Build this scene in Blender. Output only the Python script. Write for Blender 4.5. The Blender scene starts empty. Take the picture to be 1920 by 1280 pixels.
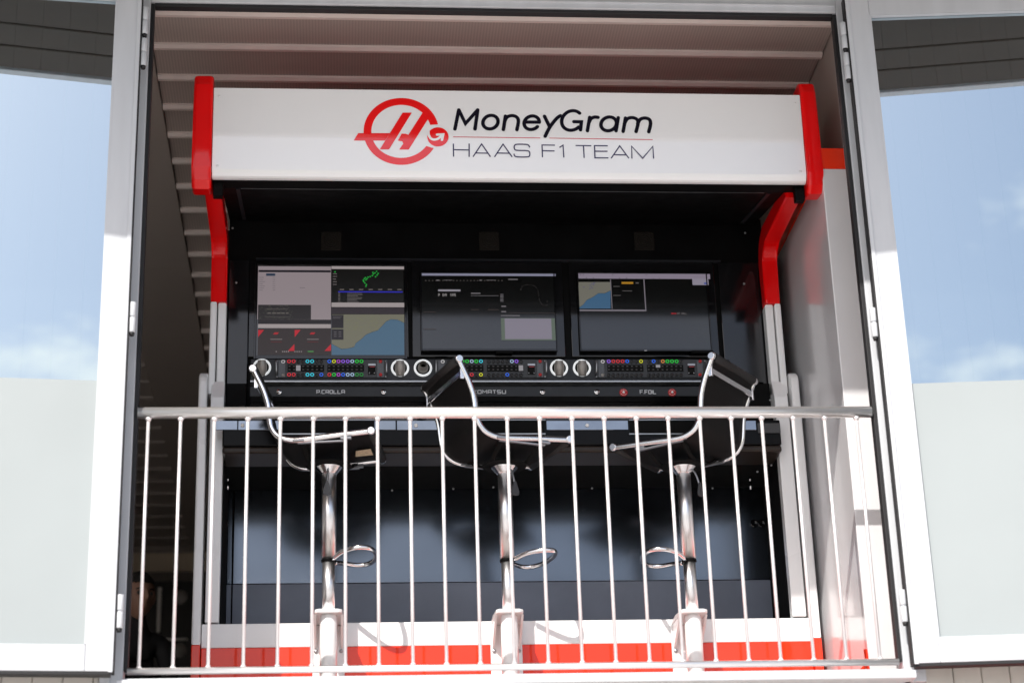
import bpy, bmesh, math, random
from mathutils import Vector, Matrix
random.seed(7)
C = bpy.context.scene.collection
SC = bpy.context.scene
CLOUD_OFF = (14.2, .9, .4)
PI = math.pi

# ------------------------------------------------------------------ camera
CAM = Vector((-0.6390, -6.9586, -1.4867))
RIGHT = Vector((0.99624681, -0.08112689, -0.03017812))
DOWN = Vector((0.00173079, 0.36724714, -0.93012179))
FWD = Vector((0.08654072, 0.92657864, 0.3660092))
FPX = 3733.0
FLOOR = -0.15
GROUND = -3.10

def at(px, py, Y, n=None, p0=None):
    """point of the world, on the vertical plane Y (or plane n,p0), seen at a photo position"""
    d = RIGHT * ((px - 960) / FPX) + DOWN * ((py - 640) / FPX) + FWD
    if n is None:
        t = (Y - CAM.y) / d.y
    else:
        t = (p0 - CAM).dot(n) / d.dot(n)
    return CAM + d * t

# ------------------------------------------------------------------ materials
def newmat(name):
    m = bpy.data.materials.new(name); m.use_nodes = True
    nt = m.node_tree
    return m, nt, nt.nodes['Principled BSDF']

def mat(name, col, rough=.5, metal=0., coat=0., coat_rough=.05, var=.06, scale=6., bump=0., bscale=60., rvar=.0, spec=.5, stretch=None, coat_ior=1.5):
    m, nt, b = newmat(name)
    b.inputs['Roughness'].default_value = rough
    b.inputs['Metallic'].default_value = metal
    b.inputs['Coat Weight'].default_value = coat
    b.inputs['Coat Roughness'].default_value = coat_rough
    b.inputs['Specular IOR Level'].default_value = spec
    b.inputs['Coat IOR'].default_value = coat_ior
    tc = nt.nodes.new('ShaderNodeTexCoord')
    src = tc.outputs['Object']
    if stretch:
        mp = nt.nodes.new('ShaderNodeMapping'); mp.inputs['Scale'].default_value = stretch
        nt.links.new(src, mp.inputs['Vector']); src = mp.outputs['Vector']
    nz = nt.nodes.new('ShaderNodeTexNoise'); nz.inputs['Scale'].default_value = scale; nz.inputs['Detail'].default_value = 6
    nt.links.new(src, nz.inputs['Vector'])
    rp = nt.nodes.new('ShaderNodeValToRGB')
    c = Vector(col[:3])
    lo = c * (1 - var); hi = c * (1 + var)
    rp.color_ramp.elements[0].position = .3; rp.color_ramp.elements[1].position = .7
    rp.color_ramp.elements[0].color = (*lo, 1); rp.color_ramp.elements[1].color = (*hi, 1)
    nt.links.new(nz.outputs['Fac'], rp.inputs['Fac']); nt.links.new(rp.outputs['Color'], b.inputs['Base Color'])
    if rvar:
        mr = nt.nodes.new('ShaderNodeMapRange')
        mr.inputs['From Min'].default_value = .3; mr.inputs['From Max'].default_value = .7
        mr.inputs['To Min'].default_value = max(0, rough - rvar); mr.inputs['To Max'].default_value = rough + rvar
        nt.links.new(nz.outputs['Fac'], mr.inputs['Value']); nt.links.new(mr.outputs['Result'], b.inputs['Roughness'])
    if bump:
        n2 = nt.nodes.new('ShaderNodeTexNoise'); n2.inputs['Scale'].default_value = bscale; n2.inputs['Detail'].default_value = 3
        nt.links.new(src, n2.inputs['Vector'])
        bp = nt.nodes.new('ShaderNodeBump'); bp.inputs['Strength'].default_value = bump; bp.inputs['Distance'].default_value = .01
        nt.links.new(n2.outputs['Fac'], bp.inputs['Height']); nt.links.new(bp.outputs['Normal'], b.inputs['Normal'])
    return m

def emis(name, col, strength=1., gloss=.35):
    m, nt, b = newmat(name)
    b.inputs['Base Color'].default_value = (.004, .004, .004, 1)
    b.inputs['Roughness'].default_value = gloss
    b.inputs['Emission Color'].default_value = (*col, 1)
    b.inputs['Emission Strength'].default_value = strength
    return m

M = {}
M['frame'] = mat('white_aluminium', (.57, .59, .62), .42, var=.05, scale=3, rvar=.08, stretch=(5, 5, .6))
M['seal'] = mat('black_rubber', (.012, .012, .014), .6)
M['red'] = mat('red_gloss_paint', (.88, .001, .002), .4, coat=.8, coat_rough=.03, var=.04, coat_ior=1.5, spec=.1)
M['redband'] = mat('red_vinyl', (.90, .036, .006), .4, coat=1., coat_rough=.03, var=.04, coat_ior=1.5, spec=.1)
M['emblem'] = mat('emblem_red', (.92, .001, .002), .4, coat=1., coat_rough=.015, var=.03, coat_ior=1.75, spec=.1)
M['white'] = mat('white_gloss_paint', (.88, .885, .89), .3, coat=.7, coat_rough=.06, var=.025, scale=2, rvar=.06)
M['signwhite'] = mat('white_sign_panel', (.94, .94, .945), .35, coat=1., coat_rough=.015, var=.012, scale=2, coat_ior=1.9)
M['deskblack'] = mat('black_desk', (.006, .006, .007), .2, var=.2, scale=5, rvar=.05, spec=.12)
M['black'] = mat('black_satin_panel', (.003, .003, .0032), .55, var=.3, scale=8, rvar=.1, spec=.1)
M['blackgloss'] = mat('black_gloss_panel', (.006, .006, .007), .09, var=.2, scale=5, rvar=.05, spec=.6)
M['console'] = mat('charcoal_console', (.020, .022, .027), .42, var=.15, scale=20, spec=.35)
M['lower'] = mat('anthracite_panel', (.145, .168, .205), .17, metal=1., var=.06, scale=4)
M['matte'] = mat('matte_black', (.005, .005, .005), .8, var=.3, scale=10, spec=.2)
M['chrome'] = mat('chrome', (.92, .92, .935), .17, metal=1., var=.03, scale=4, rvar=.04)
M['chromecol'] = mat('chrome_column', (.95, .95, .96), .32, metal=1., var=.03, scale=4)
M['steel'] = mat('brushed_stainless_steel', (.95, .93, .915), .31, metal=.86, var=.025, scale=9, rvar=.03, stretch=(1, 8, 8))
M['steelrod'] = mat('stainless_rod', (.94, .91, .915), .38, metal=.55, var=.05, scale=9, rvar=.08, stretch=(8, 8, 1))
M['leather'] = mat('black_mesh_fabric', (.018, .016, .016), .6, var=.2, scale=60, bump=.25, bscale=400)
M['alu'] = mat('grey_aluminium', (.42, .43, .45), .35, metal=.8, var=.08, scale=12)
M['cup'] = mat('steel_cup', (.30, .28, .26), .45, metal=.45, var=.12, scale=9)
M['ringwhite'] = mat('white_plastic', (.92, .92, .92), .35, var=.03)
M['glowring'] = emis('glowing_white_ring', (.80, .84, .86), .55, .35)  # white ring brightened by added emission
M['glowring'].node_tree.nodes['Principled BSDF'].inputs['Base Color'].default_value = (.8, .8, .8, 1)
M['key'] = mat('key_black', (.02, .02, .022), .35, var=.1)
M['plate'] = mat('intercom_plate', (.03, .032, .036), .42, var=.15, scale=25)
M['redbtn'] = mat('red_button', (.5, .012, .015), .35)
M['ink'] = mat('ink_navy', (.003, .002, .010), .5, coat=.5, coat_rough=.03, spec=.1)
M['inkthin'] = mat('ink_indigo', (.03, .02, .085), .5, coat=.8, coat_rough=.03, spec=.1)
M['inkred'] = mat('ink_red', (.62, .012, .05), .45, coat=.8, coat_rough=.03)
M['letter'] = mat('pale_lettering', (.55, .56, .58), .4)
M['film'] = mat('frosted_film', (.355, .392, .40), .5, var=.04, scale=1.5)
M['tag'] = mat('paper_tag', (.62, .50, .34), .8, var=.2, scale=120)
M['ear'] = mat('ear_grey', (.10, .105, .115), .4, metal=.3)
M['skin'] = mat('skin', (.32, .17, .115), .55, var=.08, scale=14)
M['eye'] = mat('eye', (.05, .04, .035), .3)
M['hair'] = mat('dark_hair', (.012, .009, .008), .55, var=.3, scale=60, bump=.5, bscale=160)
M['shirt'] = mat('black_shirt', (.010, .009, .010), .8, var=.2, scale=20, bump=.2, bscale=40)
M['cupboard'] = mat('dark_cupboard', (.010, .008, .008), .35, var=.2)
M['wall'] = mat('taupe_wall', (.42, .37, .33), .75, var=.05, scale=3)
M['roomfloor'] = mat('grey_floor', (.42, .40, .38), .5, var=.12, scale=3)
M['paleunit'] = mat('pale_fittings', (.85, .82, .78), .5)

def ceiling_mat(name, col, freq=95.):
    m, nt, b = newmat(name)
    b.inputs['Roughness'].default_value = .5
    tc = nt.nodes.new('ShaderNodeTexCoord')
    wv = nt.nodes.new('ShaderNodeTexWave'); wv.wave_type = 'BANDS'; wv.bands_direction = 'X'
    wv.inputs['Scale'].default_value = freq / 6.283 * 1.6; wv.inputs['Distortion'].default_value = 0
    nt.links.new(tc.outputs['Object'], wv.inputs['Vector'])
    nz = nt.nodes.new('ShaderNodeTexNoise'); nz.inputs['Scale'].default_value = 2.5; nz.inputs['Detail'].default_value = 5
    nt.links.new(tc.outputs['Object'], nz.inputs['Vector'])
    mx = nt.nodes.new('ShaderNodeMix'); mx.data_type = 'RGBA'
    c = Vector(col)
    mx.inputs['A'].default_value = (*(c * .86), 1); mx.inputs['B'].default_value = (*(c * 1.06), 1)
    nt.links.new(wv.outputs['Fac'], mx.inputs['Factor'])
    m2 = nt.nodes.new('ShaderNodeMix'); m2.data_type = 'RGBA'; m2.blend_type = 'MULTIPLY'; m2.inputs['Factor'].default_value = .5
    rp = nt.nodes.new('ShaderNodeValToRGB'); rp.color_ramp.elements[0].position = .3; rp.color_ramp.elements[0].color = (.75, .74, .73, 1)
    nt.links.new(nz.outputs['Fac'], rp.inputs['Fac'])
    nt.links.new(mx.outputs['Result'], m2.inputs['A']); nt.links.new(rp.outputs['Color'], m2.inputs['B'])
    nt.links.new(m2.outputs['Result'], b.inputs['Base Color'])
    return m
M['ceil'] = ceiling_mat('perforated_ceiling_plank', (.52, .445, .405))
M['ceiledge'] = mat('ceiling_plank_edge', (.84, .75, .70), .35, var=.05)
M['strip'] = mat('ceiling_strip', (.42, .37, .335), .7, var=.04, scale=2)
M['soffit'] = mat('brown_soffit_boards', (.040, .024, .015), .6, var=.15, scale=3, stretch=(.3, 4, 1))
M['clad'] = mat('cream_cladding', (.60, .57, .52), .5, var=.05, scale=2.5, stretch=(4, 4, .5))

# mirror-like window glass: partly reflecting, partly seen through
m, nt, b = newmat('window_glass')
nt.nodes.remove(b)
out = nt.nodes['Material Output']
gl = nt.nodes.new('ShaderNodeBsdfGlossy'); gl.inputs['Roughness'].default_value = .004; gl.inputs['Color'].default_value = (.62, .73, .79, 1)
tr = nt.nodes.new('ShaderNodeBsdfTransparent'); tr.inputs['Color'].default_value = (.80, .84, .85, 1)
mx = nt.nodes.new('ShaderNodeMixShader'); mx.inputs['Fac'].default_value = .85
nzg = nt.nodes.new('ShaderNodeTexNoise'); nzg.inputs['Scale'].default_value = 1.3
bpg = nt.nodes.new('ShaderNodeBump'); bpg.inputs['Strength'].default_value = .006; bpg.inputs['Distance'].default_value = .05
tcg = nt.nodes.new('ShaderNodeTexCoord')
nt.links.new(tcg.outputs['Object'], nzg.inputs['Vector'])
nt.links.new(nzg.outputs['Fac'], bpg.inputs['Height']); nt.links.new(bpg.outputs['Normal'], gl.inputs['Normal'])
nt.links.new(tr.outputs[0], mx.inputs[1]); nt.links.new(gl.outputs[0], mx.inputs[2]); nt.links.new(mx.outputs[0], out.inputs['Surface'])
M['glass'] = m

# ------------------------------------------------------------------ mesh helpers
def NB(): return bmesh.new()

def box(bm, x0, x1, y0, y1, z0, z1, bev=0., seg=2):
    vs = [bm.verts.new(p) for p in ((x0, y0, z0), (x1, y0, z0), (x1, y1, z0), (x0, y1, z0), (x0, y0, z1), (x1, y0, z1), (x1, y1, z1), (x0, y1, z1))]
    fs = [bm.faces.new([vs[i] for i in f]) for f in ((0, 3, 2, 1), (4, 5, 6, 7), (0, 1, 5, 4), (1, 2, 6, 5), (2, 3, 7, 6), (3, 0, 4, 7))]
    if bev:
        es = list({e for f in fs for e in f.edges})
        bmesh.ops.bevel(bm, geom=es, offset=bev, segments=seg, profile=.5, affect='EDGES')

def prism(bm, poly, x0, x1, bev=0., seg=2):
    """profile of (y,z) points run along X"""
    a = [bm.verts.new((x0, y, z)) for y, z in poly]; c = [bm.verts.new((x1, y, z)) for y, z in poly]
    n = len(poly); fs = []
    f1 = bm.faces.new(a); f2 = bm.faces.new(c[::-1])
    for i in range(n):
        j = (i + 1) % n
        fs.append(bm.faces.new((a[j], a[i], c[i], c[j])))
    if bev:
        es = list(set(f1.edges) | set(f2.edges))
        bmesh.ops.bevel(bm, geom=es, offset=bev, segments=seg, profile=.5, affect='EDGES')
    bmesh.ops.recalc_face_normals(bm, faces=bm.faces[:])

def polyx(bm, pts, thick, dirv):
    """flat polygon of 3-D points, given a small thickness along dirv"""
    a = [bm.verts.new(p) for p in pts]; d = Vector(dirv) * thick
    c = [bm.verts.new(Vector(p) + d) for p in pts]
    n = len(pts)
    bm.faces.new(a); bm.faces.new(c[::-1])
    for i in range(n):
        j = (i + 1) % n
        bm.faces.new((a[j], a[i], c[i], c[j]))
    bmesh.ops.recalc_face_normals(bm, faces=bm.faces[:])

def smooth_path(pts, k=4, closed=False):
    pts = [Vector(p) for p in pts]; n = len(pts); out = []
    for i in range(n if closed else n - 1):
        if closed: p0, p1, p2, p3 = pts[(i - 1) % n], pts[i], pts[(i + 1) % n], pts[(i + 2) % n]
        else: p0, p1, p2, p3 = pts[max(i - 1, 0)], pts[i], pts[i + 1], pts[min(i + 2, n - 1)]
        for j in range(k):
            t = j / k
            out.append(.5 * ((2 * p1) + (p2 - p0) * t + (2 * p0 - 5 * p1 + 4 * p2 - p3) * t * t + (3 * p1 - p0 - 3 * p2 + p3) * t ** 3))
    if not closed: out.append(pts[-1])
    return out

def tube(bm, path, r, seg=10, closed=False, ry=None, caps=True):
    path = [Vector(p) for p in path]; n = len(path); rings = []
    up = None
    for i, p in enumerate(path):
        if closed: t = path[(i + 1) % n] - path[i - 1]
        else: t = path[min(i + 1, n - 1)] - path[max(i - 1, 0)]
        t.normalize()
        if up is None:
            up = Vector((0, 0, 1)) if abs(t.z) < .9 else Vector((1, 0, 0))
        s = t.cross(up)
        if s.length < 1e-5: s = t.orthogonal()
        s.normalize(); u = s.cross(t).normalized(); up = u
        rr = r[i] if isinstance(r, (list, tuple)) else r
        rings.append([bm.verts.new(p + (s * math.cos(a) + u * math.sin(a) * ((ry or rr) / rr)) * rr) for a in [2 * PI * q / seg for q in range(seg)]])
    for i in range(n if closed else n - 1):
        a, c = rings[i], rings[(i + 1) % n]
        for q in range(seg):
            bm.faces.new((a[q], a[(q + 1) % seg], c[(q + 1) % seg], c[q])).smooth = True
    if caps and not closed:
        bm.faces.new(rings[0][::-1]); bm.faces.new(rings[-1])
    bmesh.ops.recalc_face_normals(bm, faces=bm.faces[:])

def lathe(bm, prof, c, seg=28, axis='z', closed=False):
    """profile of (radius, height) turned about an axis through c"""
    c = Vector(c); rings = []
    for r, h in prof:
        ring = []
        for q in range(seg):
            a = 2 * PI * q / seg
            if axis == 'z': p = c + Vector((r * math.cos(a), r * math.sin(a), h))
            else: p = c + Vector((r * math.cos(a), -h, r * math.sin(a)))
            ring.append(bm.verts.new(p))
        rings.append(ring)
    m = len(rings)
    for i in range(m if closed else m - 1):
        a, d = rings[i], rings[(i + 1) % m]
        for q in range(seg):
            bm.faces.new((a[q], a[(q + 1) % seg], d[(q + 1) % seg], d[q])).smooth = True
    if not closed:
        if prof[0][0] > 1e-5: bm.faces.new(rings[0][::-1])
        if prof[-1][0] > 1e-5: bm.faces.new(rings[-1])
    bmesh.ops.remove_doubles(bm, verts=bm.verts[:], dist=1e-6)
    bmesh.ops.recalc_face_normals(bm, faces=bm.faces[:])

def ribbon(bm, pts, w, nrm, lift, thick=.0006, rnd=True):
    """a drawn stroke of constant width lying on a plane"""
    pts = [Vector(p) for p in pts]; nrm = Vector(nrm).normalized(); n = len(pts)
    L, Rr = [], []
    for i, p in enumerate(pts):
        t0 = (pts[i] - pts[i - 1]).normalized() if i else None
        t1 = (pts[i + 1] - pts[i]).normalized() if i < n - 1 else None
        if t0 is None: t0 = t1
        if t1 is None: t1 = t0
        t = (t0 + t1)
        if t.length < 1e-6: t = t0
        t.normalize(); s = nrm.cross(t)
        k = 1 / max(.55, math.sqrt(max(0, (1 + t0.dot(t1)) / 2)))
        L.append(p + s * w / 2 * k); Rr.append(p - s * w / 2 * k)
    loop = list(Rr)
    def cap(p, t):
        s = nrm.cross(t); return [p + (-s * math.cos(a) + t * math.sin(a)) * w / 2 for a in [PI * q / 7 for q in range(1, 7)]]
    te = (pts[-1] - pts[-2]).normalized(); ts = (pts[0] - pts[1]).normalized()
    off = nrm * lift
    lv = [bm.verts.new(p + off) for p in L]; rv = [bm.verts.new(p + off) for p in Rr]
    for i in range(n - 1): bm.faces.new((rv[i], rv[i + 1], lv[i + 1], lv[i]))
    if rnd:
        for p, t, a, c in ((pts[-1], te, rv[-1], lv[-1]), (pts[0], ts, lv[0], rv[0])):
            vs = [bm.verts.new(q + off) for q in cap(p, t)]
            bm.faces.new([a] + vs + [c])
    bmesh.ops.recalc_face_normals(bm, faces=bm.faces[:])

def base_of(parent):
    v = Vector((0, 0, 0))
    while parent is not None:
        v += parent.location; parent = parent.parent
    return v

def obj(name, bm, m, parent=None, local=False, smooth=None):
    me = bpy.data.meshes.new(name)
    if not local and parent is not None:
        bmesh.ops.translate(bm, verts=bm.verts[:], vec=-base_of(parent))
    bm.to_mesh(me); bm.free()
    o = bpy.data.objects.new(name, me); C.objects.link(o)
    for mm in (m if isinstance(m, (list, tuple)) else [m]): me.materials.append(mm)
    if parent is not None: o.parent = parent
    if smooth:
        for p in me.polygons: p.use_smooth = True
    return o

def thing(name, label, cat, loc=(0, 0, 0), rz=0., group=None):
    o = bpy.data.objects.new(name, None); C.objects.link(o); o.empty_display_size = .1
    o.location = loc; o.rotation_euler = (0, 0, rz)
    return tag(o, label, cat, group)

def tag(o, label, cat, group=None):
    o['label'] = label; o['category'] = cat
    if group: o['group'] = group
    return o

def struct(name, bm, m):
    o = obj(name, bm, m); o['kind'] = 'structure'; return o

def P3(x, y, z): return Vector((x, y, z))

# ------------------------------------------------------------------ ground and hills
bm = NB(); S = 900
n = 24
g = [[bm.verts.new((-S + 2 * S * i / n, -S + 2 * S * j / n, GROUND)) for j in range(n + 1)] for i in range(n + 1)]
for i in range(n):
    for j in range(n): bm.faces.new((g[i][j], g[i + 1][j], g[i + 1][j + 1], g[i][j + 1]))
struct('ground', bm, mat('pale_concrete_paving', (.58, .555, .53), .85, var=.12, scale=.6, bump=.2, bscale=30))
bm = NB()
# a low unseen hill opposite the building, added for dark low reflections
cols = []
for i in range(61):
    a = -PI + PI * i / 60
    ring = []
    for k in range(7):
        r = 80 + 14 * k
        h = 10 * math.sin(min(1, k / 4) * PI / 2) * (1 + .22 * math.sin(i * .41) + .12 * math.sin(i * 1.3 + 1))
        ring.append(bm.verts.new((r * math.cos(a), r * math.sin(a), GROUND - .5 + h)))
    cols.append(ring)
for i in range(60):
    for k in range(6): bm.faces.new((cols[i][k], cols[i + 1][k], cols[i + 1][k + 1], cols[i][k + 1])).smooth = True
struct('unseen_hills', bm, mat('wooded_hill', (.05, .062, .035), .9, var=.5, scale=.2, bump=.6, bscale=.5))

# ------------------------------------------------------------------ room
bm = NB(); bmE = NB()
CZ = 2.85; x0, x1 = -1.435, 1.475
y = .07; k = 0
while y < 8.6:
    y1 = min(y + .2725, 8.6)
    # recessed plank, sloped lip and flat lower edge
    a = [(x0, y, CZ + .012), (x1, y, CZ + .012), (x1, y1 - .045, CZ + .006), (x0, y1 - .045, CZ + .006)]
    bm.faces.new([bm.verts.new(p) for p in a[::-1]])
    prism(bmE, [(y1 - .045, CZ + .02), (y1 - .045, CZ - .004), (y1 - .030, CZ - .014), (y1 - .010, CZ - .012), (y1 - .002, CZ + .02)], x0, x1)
    y = y1
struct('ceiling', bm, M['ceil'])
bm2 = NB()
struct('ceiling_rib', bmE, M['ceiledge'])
bm = NB()
for ya, yb in ((.07, 2.95), (2.954, 5.81), (5.814, 8.6)):
    box(bm, -1.80, -1.44, ya, yb, CZ - .006, CZ + .03)
struct('ceiling_strip', bm, M['strip'])
bm = NB(); y = .07
while y < 8.6:
    y1 = min(y + .29, 8.6)
    prism(bm, [(y, CZ + .02), (y1 - .03, CZ + .002), (y1 - .012, CZ - .012), (y1, CZ + .02)], -5.2, -1.805)
    y = y1
struct('ceiling_side', bm, M['strip'])
bm = NB(); box(bm, 1.480, 1.62, .07, 8.6, FLOOR, CZ + .02); struct('wall_right', bm, M['wall'])
bm = NB(); box(bm, -5.4, -5.2, .07, 8.6, FLOOR, CZ + .02); struct('wall_left', bm, M['wall'])
bm = NB(); box(bm, -5.4, 1.62, 8.60, 8.8, FLOOR, CZ + .02); box(bm, -2.0, -1.985, 8.596, 8.60, 2.62, CZ)
struct('wall_back', bm, mat('beige_wall', (.66, .54, .40), .75, var=.05, scale=2))
bm = NB(); box(bm, -5.4, 1.62, .09, 8.8, FLOOR - .1, FLOOR); struct('floor', bm, M['roomfloor'])
bm = NB(); box(bm, -5.4, 1.62, .07, 8.8, CZ + .06, CZ + .2); struct('ceiling_void', bm, M['matte'])

# ------------------------------------------------------------------ facade
fw = thing('facade_wall', 'cream vertical board cladding around the opening, showing below the open doors', 'wall', (0, .05, GROUND))
def boards(xa, xb, za, zb, yf, w=.105):
    bm = NB(); x = xa
    while x < xb - .01:
        xe = min(x + w, xb)
        prismz = [(x + .0025, za), (xe - .0025, zb)]
        box(bm, x + .0015, xe - .0015, yf, yf + .03, za, zb, .003, 1)
        x = xe
    box(bm, xa, xb, yf + .012, yf + .16, za, zb)
    return bm
obj('left_cladding', boards(-2.75, -1.47, GROUND, 2.92, .02), M['clad'], fw)  # stops short on the left: unseen open bay added to light the room
obj('right_cladding', boards(1.47, 4.4, -.075, 2.92, .02), M['clad'], fw)
obj('lower_cladding', boards(-1.47, 1.415, GROUND, -.053, .02), M['clad'], fw)
bm = NB(); box(bm, 1.42, 4.4, .016, .16, GROUND, -.078); obj('red_cladding', bm, M['redband'], fw)
bm = NB(); box(bm, -1.47, 1.47, .03, .16, 2.79, 2.92); obj('upper_cladding', bm, M['clad'], fw)
for o in fw.children:
    o.name = {'left_cladding': 'cladding', 'right_cladding': 'cladding.001', 'lower_cladding': 'cladding.002', 'upper_cladding': 'cladding.003', 'red_cladding': 'red_cladding'}[o.name]

ro = thing('roof_overhang', 'dark brown board soffit of the roof overhang, mirrored at the top of the door glass', 'roof overhang', (0, -1.33, 2.95))
bm = NB(); y = -1.30
ys = [-1.29, -1.09, -.90, -.62, -.40, -.20, .02]
for i in range(len(ys) - 1):
    box(bm, -6.5, 6.0, ys[i] + .006, ys[i + 1] - .006, 2.95, 2.97, .004, 1)
obj('soffit_boards', bm, M['soffit'], ro)
bm = NB(); box(bm, -6.5, 6.0, -1.33, .16, 2.985, 3.25); obj('roof_slab', bm, M['clad'], ro)
bm = NB(); box(bm, -6.5, 6.0, -1.345, -1.30, 2.945, 3.27, .004); obj('fascia', bm, M['frame'], ro)

# ------------------------------------------------------------------ opening frame
df = thing('opening_frame', 'white aluminium frame of the wide open balcony opening with black rubber seal', 'door frame', (0, 0, 0))
def frame_member(x0, x1, z0, z1, name):
    bm = NB()
    box(bm, x0, x1, -.015, .05, z0, z1, .003)
    return obj(name, bm, M['frame'], df)
for s in (-1, 1):
    bm = NB()
    xa, xb = sorted((s * 1.386, s * 1.466))
    box(bm, xa, xb, -.012, .060, -.05, 2.79, .003)
    xa, xb = sorted((s * 1.3795, s * 1.400)); box(bm, xa, xb, .012, .066, .03, 2.70, .002)
    xa, xb = sorted((s * 1.430, s * 1.438)); box(bm, xa, xb, -.020, .0, -.02, 2.78, .002)
    obj('jamb', bm, M['frame'], df)
    bm = NB(); xa, xb = sorted((s * 1.371, s * 1.3855)); box(bm, xa, xb, -.004, .035, .028, 2.70, .002)
    obj('rubber_seal', bm, M['seal'], df)
bm = NB(); box(bm, -1.3855, 1.3855, -.012, .060, 2.705, 2.79, .003); box(bm, -1.38, 1.38, -.022, .0, 2.728, 2.736, .002); obj('header', bm, M['frame'], df)
bm = NB(); box(bm, -1.371, 1.371, -.002, .035, 2.690, 2.7045, .002); obj('rubber_seal', bm, M['seal'], df)
bm = NB(); box(bm, -1.400, 1.412, -.075, .12, -.050, -.020, .004); box(bm, -1.385, 1.385, -.045, .10, -.020, -.010, .003); obj('sill', bm, M['frame'], df)

# ------------------------------------------------------------------ folding glass doors
def door(side, hx, hy, ang, label):
    t = thing('glazed_door', label, 'door', (hx, hy, 0), 0.)
    W = 1.05; s = side           # leaf runs away from the opening
    z0, z1 = 0.0, 2.735; st = .088
    def L(bm, name, m, par=t):
        bmesh.ops.rotate(bm, verts=bm.verts[:], cent=(0, 0, 0), matrix=Matrix.Rotation(ang, 3, 'Z'))
        return obj(name, bm, m, par, local=True)
    def bx(bm, xa, xb, *r):
        xa, xb = sorted((s * xa, s * xb)); box(bm, xa, xb, *r)
    bm = NB()
    bx(bm, 0, st, -.028, .028, z0, z1, .003)
    bx(bm, W - st, W, -.028, .028, z0, z1, .003)
    bx(bm, st + .0005, W - st - .0005, -.0275, .0275, z0, z0 + .093, .003)
    bx(bm, st + .0005, W - st - .0005, -.0275, .0275, z1 - .088, z1, .003)
    # glazing beads and outer lip
    bx(bm, -.006, .010, -.034, -.0282, z0 - .004, z1, .002)
    fr = L(bm, 'frame', M['frame'])
    bm = NB()
    bx(bm, st - .002, st + .006, -.0282, -.010, z0 + .093, z1 - .088); bx(bm, W - st - .006, W - st + .002, -.0282, -.010, z0 + .093, z1 - .088)
    bx(bm, st + .006, W - st - .006, -.0277, -.010, z1 - .094, z1 - .0885)
    L(bm, 'glazing_bead', M['frame'])
    bm = NB(); bx(bm, -.012, -.001, -.03, .022, z0 - .004, z1, .002); L(bm, 'edge_seal', M['seal'])
    bm = NB(); bx(bm, .0, W, -.024, .024, z0 - .012, z0 - .001, .002); L(bm, 'bottom_seal', M['seal'])
    bm = NB()
    xa, xb = s * (st + .004), s * (W - st - .004)
    v = [bm.verts.new(p) for p in ((xa, -.008, z0 + .09), (xb, -.008, z0 + .09), (xb, -.008, z1 - .086), (xa, -.008, z1 - .086))]
    f = bm.faces.new(v if s > 0 else v[::-1])
    L(bm, 'glass_pane', M['glass'])
    bm = NB()
    v = [bm.verts.new(p) for p in ((xa, -.011, z0 + .092), (xb, -.011, z0 + .092), (xb, -.011, 1.063), (xa, -.011, 1.063))]
    bm.faces.new(v if s > 0 else v[::-1])
    L(bm, 'frosted_film', M['film'])
    for zz in (2.560, 2.420, 1.312, .212):
        bm = NB()
        lathe(bm, [(0, .0), (.0115, .0), (.0125, .002), (.0125, .056), (.0115, .058), (.0085, .0585), (.0085, .0615), (.0115, .062), (.0125, .064), (.0125, .116), (.0115, .118), (0, .118)], (-s * .022, -.018, zz - .06), 16)
        h = L(bm, 'hinge', M['frame'])
        bm = NB(); lathe(bm, [(0, 0), (.008, 0), (.010, .012), (0, .012)], (-s * .022, -.018, zz - .073), 12)
        L(bm, 'hinge_pin', M['seal'], h)
    return t
door(-1, -1.418, -.092, math.radians(5.5), 'white framed glass door folded open left of the balcony opening, mirroring sky')
door(1, 1.412, -.060, math.radians(-5.5), 'white framed glass door folded open right of the balcony opening, mirroring sky')

# ------------------------------------------------------------------ balcony railing
rl = thing('balcony_railing', 'stainless steel balcony railing with thin upright bars across the opening', 'railing', (0, 0, 0))
bm = NB(); tube(bm, [(-1.372, 0, .978), (1.364, 0, .978)], .0215, 20); obj('top_rail', bm, M['steel'], rl, smooth=False)
bm = NB(); tube(bm, [(-1.372, 0, .024), (-.10, 0, .024), (.42, 0, .0245), (1.372, 0, .0245)], .0125, 16); obj('bottom_rail', bm, M['steel'], rl)
bals = [-1.333, -1.216, -1.094, -.972, -.853, -.733, -.615, -.497, -.377, -.258, -.138, -.017, .104, .225, .346, .467, .587, .707, .826, .942, 1.062, 1.182, 1.305]
b0 = None
for i, x in enumerate(bals):
    if b0 is None:
        bm = NB(); tube(bm, [(0, 0, 0), (0, 0, .924)], .0063, 12); lathe(bm, [(.0078, .912), (.0105, .918), (.0125, .924)], (0, 0, 0), 12); lathe(bm, [(.0115, 0), (.0098, .004), (.0078, .008)], (0, 0, 0), 12)
        b0 = obj('baluster', bm, M['steelrod'], rl, local=True); b0.location = (x, 0, .034)
    else:
        c = b0.copy(); C.objects.link(c); c.location = (x, 0, .034)

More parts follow.
